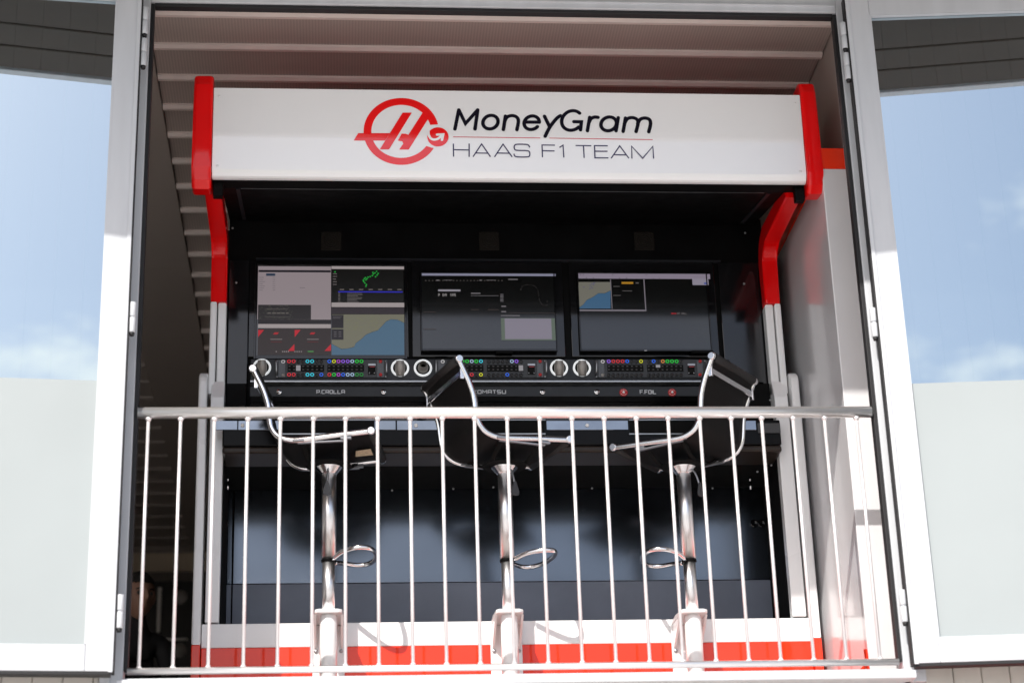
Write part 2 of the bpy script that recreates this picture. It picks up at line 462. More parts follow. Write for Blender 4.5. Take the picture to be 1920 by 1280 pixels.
# ------------------------------------------------------------------ partition right of the stand
pw = thing('partition_wall', 'glossy white partition with a red top band right of the stand', 'partition', (1.4, .3, FLOOR))
bm = NB(); box(bm, 1.346, 1.476, .30, 1.75, FLOOR, 2.150, .004)
obj('panel', bm, mat('white_glossy_partition', (.70, .70, .72), .2, coat=.5, coat_rough=.08, var=.03, scale=2, spec=.6), pw)
bm = NB(); box(bm, 1.344, 1.478, .298, 1.752, 2.1505, 2.245, .003); b_ = obj('red_band', bm, M['redband'], pw)
bm = NB()
polyx(bm, [at(1619, 1216, .2965), at(1626, 1216, .2965), at(1631, 1258, .2965), at(1624, 1258, .2965)], .0006, (0, 1, 0))
polyx(bm, [at(1608, 1258, .2965), at(1619, 1247, .2965), at(1622.5, 1247, .2965), at(1623.4, 1258, .2965)], .0006, (0, 1, 0))
obj('red_mark', bm, M['redband'], pw)

# ------------------------------------------------------------------ pit stand
LX, RX = -1.222, 1.324
ps = thing('pit_stand', 'red and white pit wall stand with a branded sign canopy and dark console', 'pit stand', (.05, 1.0, FLOOR))
SIGN_Y = .30; TILT = math.radians(2.5)
sn = Vector((0, -math.cos(TILT), -math.sin(TILT)))          # outward normal, leaning down a little
sp = Vector((0, SIGN_Y, 2.29))
def sg(px, py): return at(px, py, 0, sn, sp)
# sign: rounded lower edge, long box behind it
bm = NB()
dz = lambda z: SIGN_Y - (z - 2.29) * math.tan(TILT)
prof = [(dz(2.487), 2.487)]
prof += [(dz(2.125), 2.125), (dz(2.112) + .002, 2.112), (dz(2.102) + .007, 2.100), (dz(2.1) + .016, 2.094), (dz(2.1) + .030, 2.093), (.337, 2.094), (.337, 2.487)]
prism(bm, prof, -1.150, 1.282, .003, 2)
sign = obj('sign_panel', bm, M['signwhite'], ps)
bm = NB(); box(bm, -1.150, 1.282, .338, .424, 2.098, 2.486); obj('sign_box', bm, M['black'], sign)
# end caps
for s, (xa, xb) in ((-1, (-1.231, -1.152)), (1, (1.284, 1.363 - .012))):
    bm = NB()
    pr = [(.285, 2.50), (.300, 2.545), (.335, 2.566), (.62, 2.566), (.62, 2.45), (.60, 2.15), (.40, 2.055), (.330, 2.048), (.300, 2.075), (.292, 2.13)]
    prism(bm, pr, xa, xb, .014, 4)
    obj('end_cap', bm, M['red'], ps)
    bm = NB()   # small dark bracket below the sign end
    xc = -1.128 if s < 0 else 1.262
    box(bm, xc - .02, xc + .02, .36, .40, 2.035, 2.10, .004)
    obj('sign_bracket', bm, M['black'], ps)
bm = NB(); prism(bm, [(.365, 2.4885), (1.30, 2.4885), (1.30, 2.505), (.365, 2.505)], -1.150, 1.282, .003, 1); obj('red_bounce_top', bm, M['red'], ps)  # unseen red top, added to bounce red light onto the ceiling
for sx_ in (-1.128, 1.258):
    for sz in (2.14, 2.45):
        bm = NB(); p = P3(sx_, dz(sz) - .0003, sz); lathe(bm, [(.0055, 0), (.0050, .0016), (0, .0020)], p, 14, 'y'); obj('fixing', bm, M['white'], sign)
# emblem
def E1(x, y): return (640 + x / 8.532, 170 + y / 8.532)
def poly_on_sign(bm, pts, lift):
    polyx(bm, [sg(*E1(*p)) + sn * lift for p in pts], .0004, -sn)
cx, cy = 958, 656; 
def el(a, rx, ry): return (cx + rx * math.cos(a), cy + ry * math.sin(a))
a0 = math.atan2((925 - cy) / 534, (1440 - cx) / 602); a1 = 2 * PI + math.atan2((535 - cy) / 534, (1540 - cx) / 602)
bm = NB(); N = 72
angs = [a0 + (a1 - a0) * i / N for i in range(N + 1)]
ov = []; iv = []
for i, a in enumerate(angs):
    # ends slanted by the round cut-out
    ao = a; ai = a
    if i == 0: ao, ai = a - .035, a + .02
    if i == N: ao, ai = a + .02, a - .02
    ov.append(bm.verts.new(sg(*E1(*el(ao, 602, 534))) + sn * .0012)); iv.append(bm.verts.new(sg(*E1(*el(ai, 478, 423))) + sn * .0012))
for i in range(N): bm.faces.new((ov[i], ov[i + 1], iv[i + 1], iv[i]))
bmesh.ops.recalc_face_normals(bm, faces=bm.faces[:])
poly_on_sign(bm, [(270, 685), (775, 685), (700, 802), (198, 802)], .0018)
poly_on_sign(bm, [(980, 358), (1127, 358), (764, 944), (615, 944)], .0024)
poly_on_sign(bm, [(1290, 372), (1335, 300), (1450, 400), (1372, 482), (1078, 946), (926, 946), (990, 852), (975, 815), (903, 803), (965, 692), (1030, 695), (1072, 712)], .0018)
obj('emblem', bm, M['emblem'], sign)
bm = NB()
poly_on_sign(bm, [(1545 + 170 * math.cos(2 * PI * i / 40), 745 + 152 * math.sin(2 * PI * i / 40)) for i in range(40)], .0024)
obj('badge', bm, M['emblem'], sign)
bm = NB()
W1 = lambda w: w / 8.532 / 460
sw = smooth_path([Vector((*p, 0)) for p in [(1392, 640), (1398, 712), (1432, 772), (1490, 790), (1552, 772), (1608, 722)]], 4)
ribbon(bm, [sg(*E1(p.x, p.y)) for p in sw], W1(40), sn, .0032)
ribbon(bm, [sg(*E1(*p)) for p in [(1530, 712), (1628, 708), (1608, 795)]], W1(40), sn, .0038)
obj('badge_arrow', bm, M['signwhite'], sign)
# lettering
def E2(x, y): return (840 + x / 4.8, 190 + y / 4.8)
def arc(cx, cy, rx, ry, a0, a1, n=16, sl=-.12):
    r = []
    for i in range(n + 1):
        a = math.radians(a0 + (a1 - a0) * i / n)
        yy = ry * math.sin(a)
        r.append((cx + rx * math.cos(a) + sl * yy, cy + yy))
    return r
def sm(pts): return [(p.x, p.y) for p in smooth_path([Vector((*p, 0)) for p in pts], 5)]
mg = [
    [(62, 252), (97, 80)], [(97, 80), (157, 203), (267, 80)], [(267, 80), (243, 252)],
    arc(382, 191, 68, 61, 0, 360, 28),
    [(498, 258), (517, 137)], sm([(508, 188), (530, 146), (575, 131), (618, 145), (633, 182), (620, 258)]),
    [(690, 190), (822, 190)], arc(753, 196, 68, 61, -4, -325, 26),
    [(868, 138), (916, 236)], sm([(1012, 133), (975, 160), (916, 236), (874, 318)]),
    arc(1115, 175, 92, 88, -48, -318, 26), [(1132, 186), (1200, 187), (1192, 260)],
    [(1254, 268), (1275, 147)], sm([(1264, 205), (1285, 162), (1318, 146), (1350, 148)]),
    arc(1446, 207, 70, 62, 0, 360, 28), [(1532, 150), (1512, 268)],
    [(1576, 274), (1597, 153)], sm([(1587, 205), (1612, 162), (1655, 150), (1697, 164), (1710, 200), (1692, 276)]),
    sm([(1706, 205), (1730, 166), (1772, 154), (1812, 168), (1822, 208), (1806, 278)]),
]
bm = NB()
for i, s_ in enumerate(mg): ribbon(bm, [sg(*E2(*p)) for p in s_], .0148, sn, .0012 + .0004 * (i % 5))
obj('bold_lettering', bm, M['ink'], sign)
th = [[(48, 383), (50, 500)], [(190, 383), (190, 502)], [(49, 438), (190, 441)],
      [(225, 502), (302, 387), (382, 502)], [(250, 467), (358, 469)], [(418, 503), (495, 388), (577, 503)], [(443, 468), (552, 470)],
      sm([(735, 418), (722, 396), (690, 390), (620, 390), (598, 402), (597, 427), (615, 443), (710, 447), (733, 460), (734, 489), (715, 503), (620, 502), (597, 490), (595, 475)]),
      [(850, 506), (846, 395), (962, 397)], [(848, 447), (958, 449)], [(1003, 418), (1035, 397), (1042, 508)],
      [(1148, 400), (1290, 402)], [(1219, 404), (1225, 511)], [(1437, 403), (1318, 402), (1322, 511), (1443, 512)], [(1322, 452), (1435, 453)],
      [(1468, 515), (1545, 403), (1628, 515)], [(1495, 483), (1600, 485)], [(1655, 518), (1652, 407), (1752, 515), (1843, 408), (1850, 518)]]
for ws in (th[:8], th[8:11], th[11:]):
    bm = NB()
    for i, s_ in enumerate(ws): ribbon(bm, [sg(*E2(*p)) for p in s_], .0050, sn, .0012 + .0004 * (i % 4), rnd=False)
    obj('thin_lettering', bm, M['inkthin'], sign)
bm = NB()
ribbon(bm, [sg(*E2(*p)) for p in [(45, 322), (830, 332)]], .0030, sn, .0012, rnd=False); obj('red_rule', bm, M['inkred'], sign)
bm = NB(); ribbon(bm, [sg(*E2(*p)) for p in [(912, 333), (1842, 347)]], .0030, sn, .0012, rnd=False)
obj('red_rule', bm, M['inkred'], sign)

# hood
bm = NB()
prism(bm, [(.425, 2.105), (1.05, 2.24), (1.05, 2.36), (.425, 2.42)], -1.1175, 1.2155)
hood = obj('hood', bm, M['black'], ps)
bm = NB()
hz = lambda y: 2.105 + (y - .425) * (.135 / .625)
for xa, xb, ya, yb in ((-1.04, 1.13, .440, .445), ):
    prism(bm, [(ya, hz(ya) - .004), (yb, hz(yb) - .004), (yb, hz(yb) + .002), (ya, hz(ya) + .002)], xa, xb)
obj('trim', bm, M['alu'], hood)
for xa, xb in ((-1.06, -1.045), (1.145, 1.16)):
    bm = NB()
    prism(bm, [(.45, hz(.45) - .005), (1.0, hz(1.0) - .005), (1.0, hz(1.0) + .002), (.45, hz(.45) + .002)], xa, xb)
    obj('hood_rib', bm, M['console'], hood)
# back panel
bm = NB(); box(bm, -1.118, 1.25, 1.055, 1.09, 1.25, 2.27); bp_ = obj('back_panel', bm, M['black'], ps)
for px_ in (621, 917, 1208):
    bm = NB(); p = at(px_, 452, 1.052); r = .045
    box(bm, p.x - r, p.x + r, 1.050, 1.0545, p.z - r, p.z + r, .002, 1)
    for q in range(4):
        a = PI / 4 + PI / 2 * q
        lathe(bm, [(0, 0), (.005, 0), (.004, .003), (0, .003)], (p.x + .055 * math.cos(a), 1.050, p.z + .055 * math.sin(a)), 8, 'y')
    for k in (.012, .022, .032):
        lathe(bm, [(k, 0), (k + .003, 0), (k + .003, .002), (k, .002)], (p.x, 1.050, p.z), 20, 'y', True)
    obj('fan_grille', bm, mat('grille', (.013, .011, .009), .6, var=.9, scale=300, spec=.15), bp_)
# monitor surround, three glossy bays
for xa, xb in ((468, 767), (771, 1061), (1065, 1350)):
    a = at(xa, 490, 1.045); d = at(xb, 668, 1.045)
    bm = NB(); box(bm, a.x, d.x, 1.043, 1.0545, d.z - .003, a.z, .003); obj('monitor_bay', bm, M['blackgloss'], ps)
bm = NB(); z_ = at(960, 486, 1.03).z; box(bm, -1.0, 1.05, 1.030, 1.0545, z_ - .003, z_ + .001); obj('ledge', bm, M['console'], ps)
# wings
for xa, xb in ((-1.115, -1.028), (1.035, 1.248)):
    bm = NB(); box(bm, xa, xb, 1.035, 1.0545, 1.47, 2.05, .003); obj('wing_panel', bm, M['blackgloss'], ps)
    bm = NB(); box(bm, xa, xb, 1.0, 1.0545, 1.25, 1.465, .003); obj('wing_box', bm, M['black'], ps)
# red arms and white posts
for s in (-1, 1):
    if s < 0: xs = ((-1.186, -1.158), (-1.154, -1.118))
    else: xs = ((1.256, 1.284), (1.216, 1.252))
    bmr = NB(); bmw = NB(); bmd = NB()
    path = [(1.02, 1.818), (1.02, 2.09)]
    outer = [(.950, 1.818), (.950, 2.02)] + [(.870 + .08 * math.cos(a), 2.02 + .06 * math.sin(a)) for a in [PI / 2 * q / 6 for q in range(1, 6)]] + [(.87, 2.08), (.42, 2.075), (.42, 2.150), (.90, 2.158)] + [(.90 + .12 * math.sin(a), 2.04 + .118 * math.cos(a)) for a in [PI / 2 * q / 6 for q in range(1, 6)]] + [(1.02, 2.03), (1.02, 1.818)]
    for k, (xa, xb) in enumerate(xs):
        oo = outer if k == 0 else [(y_ + .012, z_) if y_ < 1.0 else (y_, z_) for y_, z_ in outer]
        if k == 0: prism(bmr, outer, min(xs[0][0], xs[1][0]), max(xs[0][1], xs[1][1]), .010, 3)
        yo = .950 + .012 * k
        prism(bmw, [(yo, 1.40), (yo, 1.8165), (1.02, 1.8165), (1.02, 1.40)], xa, xb, .006, 2)
    obj('side_arm', bmr, M['red'], ps); obj('side_post', bmw, M['white'], ps)
    xa, xb = sorted((xs[0][0] + .02 * (1 if s < 0 else 0), xs[1][1] - .02 * (1 if s < 0 else 0)))
    # lower frame: rounded outer plate and bent inner leg
    if s < 0: xo = (-1.222, -1.186); xi = (-1.172, -1.116)
    else: xo = (1.288, 1.324); xi = (1.216, 1.274)
    bm = NB()
    rt = [(.905 + .065 * (1 - math.cos(a)) - .065 + .065, 1.44 + .055 * math.sin(a)) for a in [PI * q / 10 for q in range(11)]]
    prof = [(.905, .325), (.905, 1.44)] + [(.97 - .065 * math.cos(a), 1.44 + .055 * math.sin(a)) for a in [PI * q / 10 for q in range(1, 10)]] + [(1.035, 1.44), (1.035, .325)]
    prism(bm, prof, xo[0], xo[1], .008, 3); lf = obj('lower_frame', bm, M['white'], ps)
    bm = NB(); box(bm, xo[0] + .0005, xo[1] - .0005, .9045, 1.035, FLOOR, .3248, .004); obj('red_foot', bm, M['redband'], lf)
    bm = NB()
    prism(bm, [(.925, .42), (.925, 1.375), (.955, 1.455), (.985, 1.455), (1.05, 1.335), (1.05, 1.275), (.985, 1.385), (.972, 1.36), (.972, .42)], xi[0], xi[1], .004, 2)
    obj('inner_leg', bm, M['white'], lf)
# console strip
cA = at(470, 674, 1.0); cB = at(1345, 712, 1.0)
bm = NB(); box(bm, cA.x, cB.x + .06, 1.0, 1.04, at(960, 712, 1.0).z, at(960, 673, 1.0).z, .003); con = obj('console', bm, M['console'], ps)
bm = NB(); box(bm, cA.x, cB.x + .06, .985, 1.04, at(960, 716, .985).z, at(960, 712.6, .985).z, .001); obj('console_lip', bm, M['alu'], con)
bm = NB(); box(bm, cA.x, 1.20, 1.035, 1.0545, 1.25, at(960, 716, 1.04).z, .002); obj('recess_panel', bm, M['blackgloss'], ps)
# name rail
nz0, nz1 = at(960, 743, .965).z, at(960, 724, .965).z
bm = NB(); box(bm, cA.x, 1.12, .965, 1.034, nz0, nz1, .003); nr = obj('name_rail', bm, M['console'], ps)
GL = {'P': [[(0, 1), (0, 0), (.85, 0), (1, .12), (1, .5), (.85, .62), (0, .62)]], 'C': [[(1, 0), (.12, 0), (0, .12), (0, .88), (.12, 1), (1, 1)]],
      'R': [[(0, 1), (0, 0), (.85, 0), (1, .12), (1, .48), (.85, .6), (0, .6)], [(.55, .6), (1, 1)]], 'O': [[(.12, 0), (.88, 0), (1, .12), (1, .88), (.88, 1), (.12, 1), (0, .88), (0, .12), (.12, 0)]],
      'L': [[(0, 0), (0, 1), (1, 1)]], 'A': [[(0, 1), (0, .15), (.15, 0), (.85, 0), (1, .15), (1, 1)], [(0, .62), (1, .62)]], 'K': [[(0, 0), (0, 1)], [(1, 0), (.3, .5), (1, 1)], [(0, .5), (.3, .5)]],
      'M': [[(0, 1), (0, 0), (.5, .6), (1, 0), (1, 1)]], 'T': [[(0, 0), (1, 0)], [(.5, 0), (.5, 1)]], 'S': [[(1, 0), (.12, 0), (0, .12), (0, .4), (.12, .5), (.88, .5), (1, .6), (1, .88), (.88, 1), (0, 1)]],
      'U': [[(0, 0), (0, .88), (.12, 1), (.88, 1), (1, .88), (1, 0)]], 'F': [[(0, 1), (0, 0), (1, 0)], [(0, .52), (.85, .52)]], 'I': [[(0, 0), (0, 1)]],
      'W': [[(0, 0), (.25, 1), (.5, .3), (.75, 1), (1, 0)]], 'D': [[(0, 0), (.8, 0), (1, .2), (1, .8), (.8, 1), (0, 1), (0, 0)]], 'V': [[(0, 0), (.5, 1), (1, 0)]], 'E': [[(1, 0), (0, 0), (0, 1), (1, 1)], [(0, .5), (.9, .5)]], '.': [[(0, .86), (0, 1)]]}
GW = {'I': 0., '.': 0., 'M': 1.15, 'T': .9}
def word(bm, s, x0, x1, z0, z1, y, w):
    """boxy lettering between x0 and x1 on the plane Y=y"""
    adv = []
    for ch in s:
        adv.append(.45 if ch == ' ' else GW.get(ch, 1.))
    gap = .42
    tot = sum(adv) + gap * (len(s) - 1); k = (x1 - x0) / tot; x = x0; i = 0
    for ch, a in zip(s, adv):
        if ch != ' ':
            for st in GL[ch]:
                ribbon(bm, [P3(x + p[0] * a * k, y, z1 + (z0 - z1) * p[1]) for p in st], w, (0, -1, 0), .0008 + .0003 * (i % 3), rnd=False); i += 1
        x += (a + gap) * k
for s_, xa, xb, ya, yb in (('P.CROLLA', 594, 646, 731.5, 737.5), ('A.KOMATSU', 875, 948, 731.5, 737.5), ('F.FOIL', 1200, 1230, 731.5, 738)):
    bm = NB(); a = at(xa, ya, .965); d = at(xb, yb, .965)
    word(bm, s_, a.x, d.x, d.z, a.z, .965, .0038)
    obj('name_lettering', bm, M['letter'], nr)
def pbtn(px, py, y, r, m, name, par, ringm=None):
    p = at(px, py, y); bm = NB()
    lathe(bm, [(r, 0), (r, .004), (r * .85, .007), (r * .6, .006), (r * .55, .009), (0, .010)], p, 20, 'y')
    return obj(name, bm, m, par)
for px_ in (523, 719, 1017, 1119): pbtn(px_, 735, .965, .012, M['chrome'], 'push_button', nr)
for px_ in (1169, 1260):
    p = at(px_, 736, .965); bm = NB(); lathe(bm, [(.0175, 0), (.0175, .004), (.016, .005), (0, .005)], p, 28, 'y'); rb = obj('red_button', bm, M['redbtn'], nr)
    bm = NB(); lathe(bm, [(.0055, .0052), (.005, .010), (0, .010)], p, 16, 'y'); 
    for q in range(10):
        a = PI * (.2 + .6 * (q % 5) / 4) + (PI if q >= 5 else 0)
        lathe(bm, [(.0016, .0052), (.0014, .0058), (0, .0058)], p + P3(.0125 * math.cos(a), 0, .0125 * math.sin(a)), 6, 'y')
    obj('button_marks', bm, M['ringwhite'], rb)
# desk
LY0 = 1.42
DY = .86; dz0, dz1 = at(960, 834, DY).z, at(960, 787, DY).z; dzm = at(960, 819, DY).z
bm = NB(); box(bm, -1.116, 1.216, DY + .002, 1.0545, dz0, dz1, .006); desk = obj('desk', bm, M['deskblack'], ps)
def slab(bm, xa, xb, ya, yb, Y, t):
    a = at(xa, ya, Y); d = at(xb, yb, Y); box(bm, a.x, d.x, Y - t, Y - .0002, d.z, a.z, .001, 1)
M['trim'] = mat('sky_grey_trim', (.26, .29, .34), .12, metal=1., var=.15, scale=7)
for xa, xb in ((404, 445), (447, 528), (702, 742), (744, 897), (1024, 1178), (1304, 1418)):
    bm = NB(); slab(bm, xa, xb, 789, 806, DY + .002, .005); obj('desk_trim', bm, M['trim'], desk)
for xa, xb in ((531, 700), (900, 1021), (1181, 1301)):
    bm = NB(); slab(bm, xa, xb, 790, 812, DY + .001, .003); o = obj('cable_slot', bm, M['matte'], desk)
    bm = NB(); slab(bm, xa - 2, xb + 2, 812.5, 815, DY + .001, .006); obj('slot_edge', bm, M['alu'], desk)
    bm = NB(); slab(bm, xa - 2, xb + 2, 786.5, 788.5, DY + .001, .006); obj('slot_edge', bm, M['alu'], desk)
for xa in (455, 780, 1101):
    bm = NB(); p = at(xa, 797, DY - .004); lathe(bm, [(.008, 0), (.008, .002), (.004, .003), (0, .003)], p, 12, 'y')
    obj('desk_screw', bm, M['ringwhite'], desk)
bm = NB(); box(bm, -1.116, 1.216, DY + .004, 1.0545, dz0 - .030, dz0 - .001, .010, 3); obj('desk_edge', bm, mat('desk_edge_brown', (.030, .022, .018), .3, var=.2, spec=.25), desk)
bm = NB(); box(bm, -1.116, 1.240, 1.0, LY0, dz0 - .02, dz0 + .03); obj('desk_underside', bm, M['matte'], desk)
bm = NB(); a = at(1420, 793, DY - .004); box(bm, a.x, 1.214, DY - .006, DY + .001, at(1420, 812, DY).z, a.z, .002); obj('vent_panel', bm, mat('perforated', (.06, .06, .065), .5, var=.6, scale=500), desk)
# knee and lower panels
LY = 1.40
bm = NB()
zk = at(960, 913, LY).z
box(bm, -1.116, 1.25, LY, LY + .02, zk + .006, 1.24, .002); obj('upper_knee_panel', bm, M['matte'], ps)
bm = NB(); box(bm, -1.116, 1.240, 1.422, 1.44, .2, 1.60); obj('knee_panel', bm, M['matte'], ps)
zz = at(960, 913, LY).z
bm = NB(); box(bm, -1.116, 1.240, LY - .008, LY + .006, zz - .004, zz + .004, .001, 1); obj('knee_rail', bm, M['black'], ps)
zs_ = at(960, 1090, LY).z
bm = NB()
xs1, xs2 = at(437, 1000, LY).x, at(1441, 1000, LY).x
for xa, xb in ((-1.116, xs1 - .003), (xs1 + .003, xs2 - .003), (xs2 + .003, 1.25)): box(bm, xa, xb, LY, LY + .02, zs_ + .001, zz - .006, .002)
lp = obj('lower_panel', bm, M['lower'], ps)
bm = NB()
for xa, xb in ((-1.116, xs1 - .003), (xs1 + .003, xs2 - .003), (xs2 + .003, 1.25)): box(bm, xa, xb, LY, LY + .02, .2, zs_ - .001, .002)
obj('reflection_band', bm, mat('painted_reflection', (.17, .195, .255), .5, var=.1, scale=5), ps)  # reflection along the panel foot, put into a flat slate colour
for px_ in (405, 421, 1414, 1428):
    bm = NB(); p = at(px_, 981, LY - .002)
    lathe(bm, [(.019, 0), (.019, .004), (.015, .006), (.012, .004), (0, .005)], p, 8, 'y')
    obj('latch', bm, M['blackgloss'], lp)
# side cheek, dark, behind legs
for xa, xb in ((-1.1705, -1.117), (1.2405, 1.2725)):
    bm = NB(); box(bm, xa, xb, 1.056, 1.45, FLOOR, 2.2); obj('side_cheek', bm, M['matte'], ps)
# base
zt, zr = at(960, 1163, .93).z, at(960, 1208, .93).z
bm = NB(); box(bm, -1.184, 1.286, .93, 1.118, zr + .0005, zt, .004); bs = obj('base_panel', bm, M['white'], ps)
bm = NB(); box(bm, -1.184, 1.286, .929, 1.118, FLOOR, zr, .003); obj('red_band', bm, M['redband'], bs)
bm = NB(); box(bm, -1.184, 1.286, 1.455, 1.475, FLOOR, 2.25); obj('rear_panel', bm, M['black'], ps)
# bolts under the desk and on the wings
pts = [(431, 381, .9), (436, 428, 1.03), (443, 530, 1.035), (1424, 378, .9), (1397, 437, 1.03), (1395, 532, 1.035), (404, 752, 1.0), (409, 752, 1.0), (421, 751, 1.0), (1444, 750, 1.0), (1459, 746, 1.0)]
pts += [(479, 831, 1.0), (494, 830, 1.0), (508, 833, 1.0), (418, 848, 1.0), (424, 851, 1.0), (430, 853, 1.0), (445, 840, 1.0), (450, 836, 1.0), (780, 831, 1.0), (793, 830, 1.0), (1099, 832, 1.0), (1108, 829, 1.0), (1418, 838, 1.0), (1437, 846, 1.0), (1451, 849, 1.0), (1446, 872, 1.0), (1420, 884, 1.0), (850, 916, 1.24), (925, 913, 1.24), (1110, 915, 1.24), (735, 919, 1.24), (1336, 915, 1.24)]
bo = None
for q in pts:
    p = at(*q)
    if bo is None:
        bm = NB(); lathe(bm, [(.0048, 0), (.0048, .003), (.003, .005), (0, .005)], (0, 0, 0), 10, 'y'); bo = obj('bolt', bm, M['alu'], ps, local=True); bo.location = p - ps.location
    else:
        c = bo.copy(); C.objects.link(c); c.location = p - ps.location
for px_, py_ in ((427, 905), (1407, 905)):
    bm = NB(); p = at(px_, py_, 1.245); tube(bm, [p + P3(0, 0, .03), p + P3(0, 0, .008)], .0045, 10); tube(bm, [p + P3(0, 0, .004), p + P3(0, 0, -.03)], .006, 10)
    obj('door_catch', bm, M['chrome'], ps)

# ------------------------------------------------------------------ monitors
EM = {}
def em(r, g, b, k=1.):
    k *= .78; key = (r, g, b, k)
    if key not in EM:
        f = lambda c: (c / 255 / 12.92) if c < 11 else ((c / 255 + .055) / 1.055) ** 2.4
        EM[key] = emis('screen_%d_%d_%d' % (r, g, b), (f(r), f(g), f(b)), k)
    return EM[key]
MY = 1.020
def patch(par, name, m, xa, ya, xb, yb, lvl=1, local=None):
    a = at(xa, ya, MY); d = at(xb, yb, MY); y_ = MY - .0012 * lvl
    bm = NB(); vs = [bm.verts.new(p) for p in ((a.x, y_, d.z), (d.x, y_, d.z), (d.x, y_, a.z), (a.x, y_, a.z))]
    bm.faces.new(vs)
    return obj(name, bm, m, par)
def pshape(par, name, m, pts, lvl=1):
    bm = NB(); y_ = MY - .0012 * lvl
    f = bm.faces.new([bm.verts.new(P3(at(*p, MY).x, y_, at(*p, MY).z)) for p in pts])
    if f.normal.y > 0 or True:
        f.normal_update()
        if f.normal.y > 0: f.normal_flip()
    bmesh.ops.triangulate(bm, faces=bm.faces[:])
    return obj(name, bm, m, par)
def marks(par, name, m, quads, lvl=3):
    bm = NB(); y_ = MY - .0012 * lvl
    for xa, ya, xb, yb in quads:
        a = at(xa, ya, MY); d = at(xb, yb, MY)
        bm.faces.new([bm.verts.new(p) for p in ((a.x, y_, d.z), (d.x, y_, d.z), (d.x, y_, a.z), (a.x, y_, a.z))])
    return obj(name, bm, m, par)
def monitor(x0, y0, x1, y1, label, bez):
    a = at(x0, y0, MY); d = at(x1, y1, MY)
    t = thing('monitor', label, 'monitor', ((a.x + d.x) / 2, MY, d.z), 0., 'monitors in the stand')
    bm = NB(); e = bez
    box(bm, a.x - e, d.x + e, MY + .002, MY + .0125, d.z - e * 1.6, a.z + e, .002)
    bmf = NB()
    for xa, xb, za, zb in ((a.x - e, a.x - .001, d.z - e * 1.6, a.z + e), (d.x + .001, d.x + e, d.z - e * 1.6, a.z + e), (a.x - .001, d.x + .001, a.z + .001, a.z + e), (a.x - .001, d.x + .001, d.z - e * 1.6, d.z - .001)):
        box(bmf, xa, xb, MY - .006, MY + .0018, za, zb, .001, 1)
    obj('housing', bm, M['black'], t); obj('bezel', bmf, M['blackgloss'], t)
    t.rotation_euler.x = math.radians(-.9)
    return t
scr = mat('screen_glass', (.006, .0065, .0065), .16, var=.02, spec=.45)
scr.node_tree.nodes['Principled BSDF'].inputs['Coat Weight'].default_value = 1.
scr.node_tree.nodes['Principled BSDF'].inputs['Coat IOR'].default_value = 1.5
scr.node_tree.nodes['Principled BSDF'].inputs['Coat Roughness'].default_value = .09
def screen(t, x0, y0, x1, y1): return patch(t, 'screen', scr, x0, y0, x1, y1, 0)
# left: four windows
m1 = monitor(483, 497, 759, 667, 'leftmost monitor showing four windows with a coast map and a white page', .010)
s1 = screen(m1, 483, 497, 759, 667)
patch(s1, 'page_window', em(150, 138, 142), 484, 498, 620.5, 599)
patch(s1, 'title_bar', em(168, 158, 158), 621.5, 498, 758, 504)
patch(s1, 'dark_bar', em(16, 14, 24), 485, 505.5, 620, 510, 2); patch(s1, 'dark_bar', em(30, 24, 28), 484, 599, 621, 607, 2)
patch(s1, 'blue_keys', em(38, 56, 78), 499, 512, 516, 516.5, 2)
marks(s1, 'page_text', em(105, 98, 104), [(486 + 0, y, 486 + random.uniform(6, 14), y + .9) for y in [519, 523, 527, 531, 535, 539, 543]] + [(511, y, 516, y + .8) for y in [519, 523, 527, 531, 535, 539, 543]] + [(562, 538.5, 572, 539.4)], 2)
patch(s1, 'aerial_photo', em(38, 34, 36), 484, 571, 583, 599, 2)
marks(s1, 'aerial_lines', em(105, 100, 95), [(500, 586, 508, 588), (510, 586, 518, 588), (519, 586, 526, 588), (527, 586, 534, 588), (536, 586, 541, 588), (500, 579, 540, 579.8), (498, 594, 545, 594.6)] + [(484 + random.random() * 64, 572 + random.random() * 25, 0, 0) for _ in range(0)], 3)
rng = random.Random(3)
qs = []
for _ in range(70):
    x = 485 + rng.random() * 64; y = 572 + rng.random() * 26; qs.append((x, y, x + 1.2 + rng.random() * 2.5, y + .8 + rng.random()))
marks(s1, 'aerial_trees', em(66, 66, 60), qs, 4)
patch(s1, 'menu_bar', em(165, 155, 155), 484, 607, 620.5, 615)
patch(s1, 'radar_window', em(10, 9, 9), 621.5, 504, 757, 566)
marks(s1, 'radar_labels', em(120, 112, 112), [(624, 512 + 5 * k, 630 + rng.random() * 3, 513.2 + 5 * k) for k in range(5)] + [(637 + k * 18, 541.5, 645 + k * 18, 543) for k in range(7)], 2)
qs = []
for tx, ty in [(706, 508), (703, 511), (709, 512), (700, 513), (698, 516), (704, 518), (694, 518), (690, 519), (685, 520), (686, 524), (682, 527), (684, 530), (687, 533), (683, 522), (688, 522), (686, 536), (699, 510), (707, 515), (681, 525), (628, 509)]:
    qs.append((tx - 1.2, ty - 1.2, tx + 1.4, ty + 1.2))
qs = qs[:-1]
patch(s1, 'green_lamp', em(34, 165, 60), 626.8, 507.8, 629.4, 510.2, 2)
marks(s1, 'green_track', em(34, 165, 60), qs, 2)
patch(s1, 'blue_row', em(45, 45, 190), 634, 545.5, 755, 548, 2)
marks(s1, 'data_rows', em(110, 104, 104), [(651, 549 + 2.6 * k, 665 + rng.random() * 16, 550 + 2.6 * k) for k in range(7)] + [(634, 549 + 2.6 * k, 638, 550 + 2.6 * k) for k in range(7)], 2)
patch(s1, 'menu_bar', em(165, 155, 155), 621.5, 566.5, 758, 575.5)
patch(s1, 'tool_bar', em(48, 40, 46), 621.5, 576, 758, 588.5)
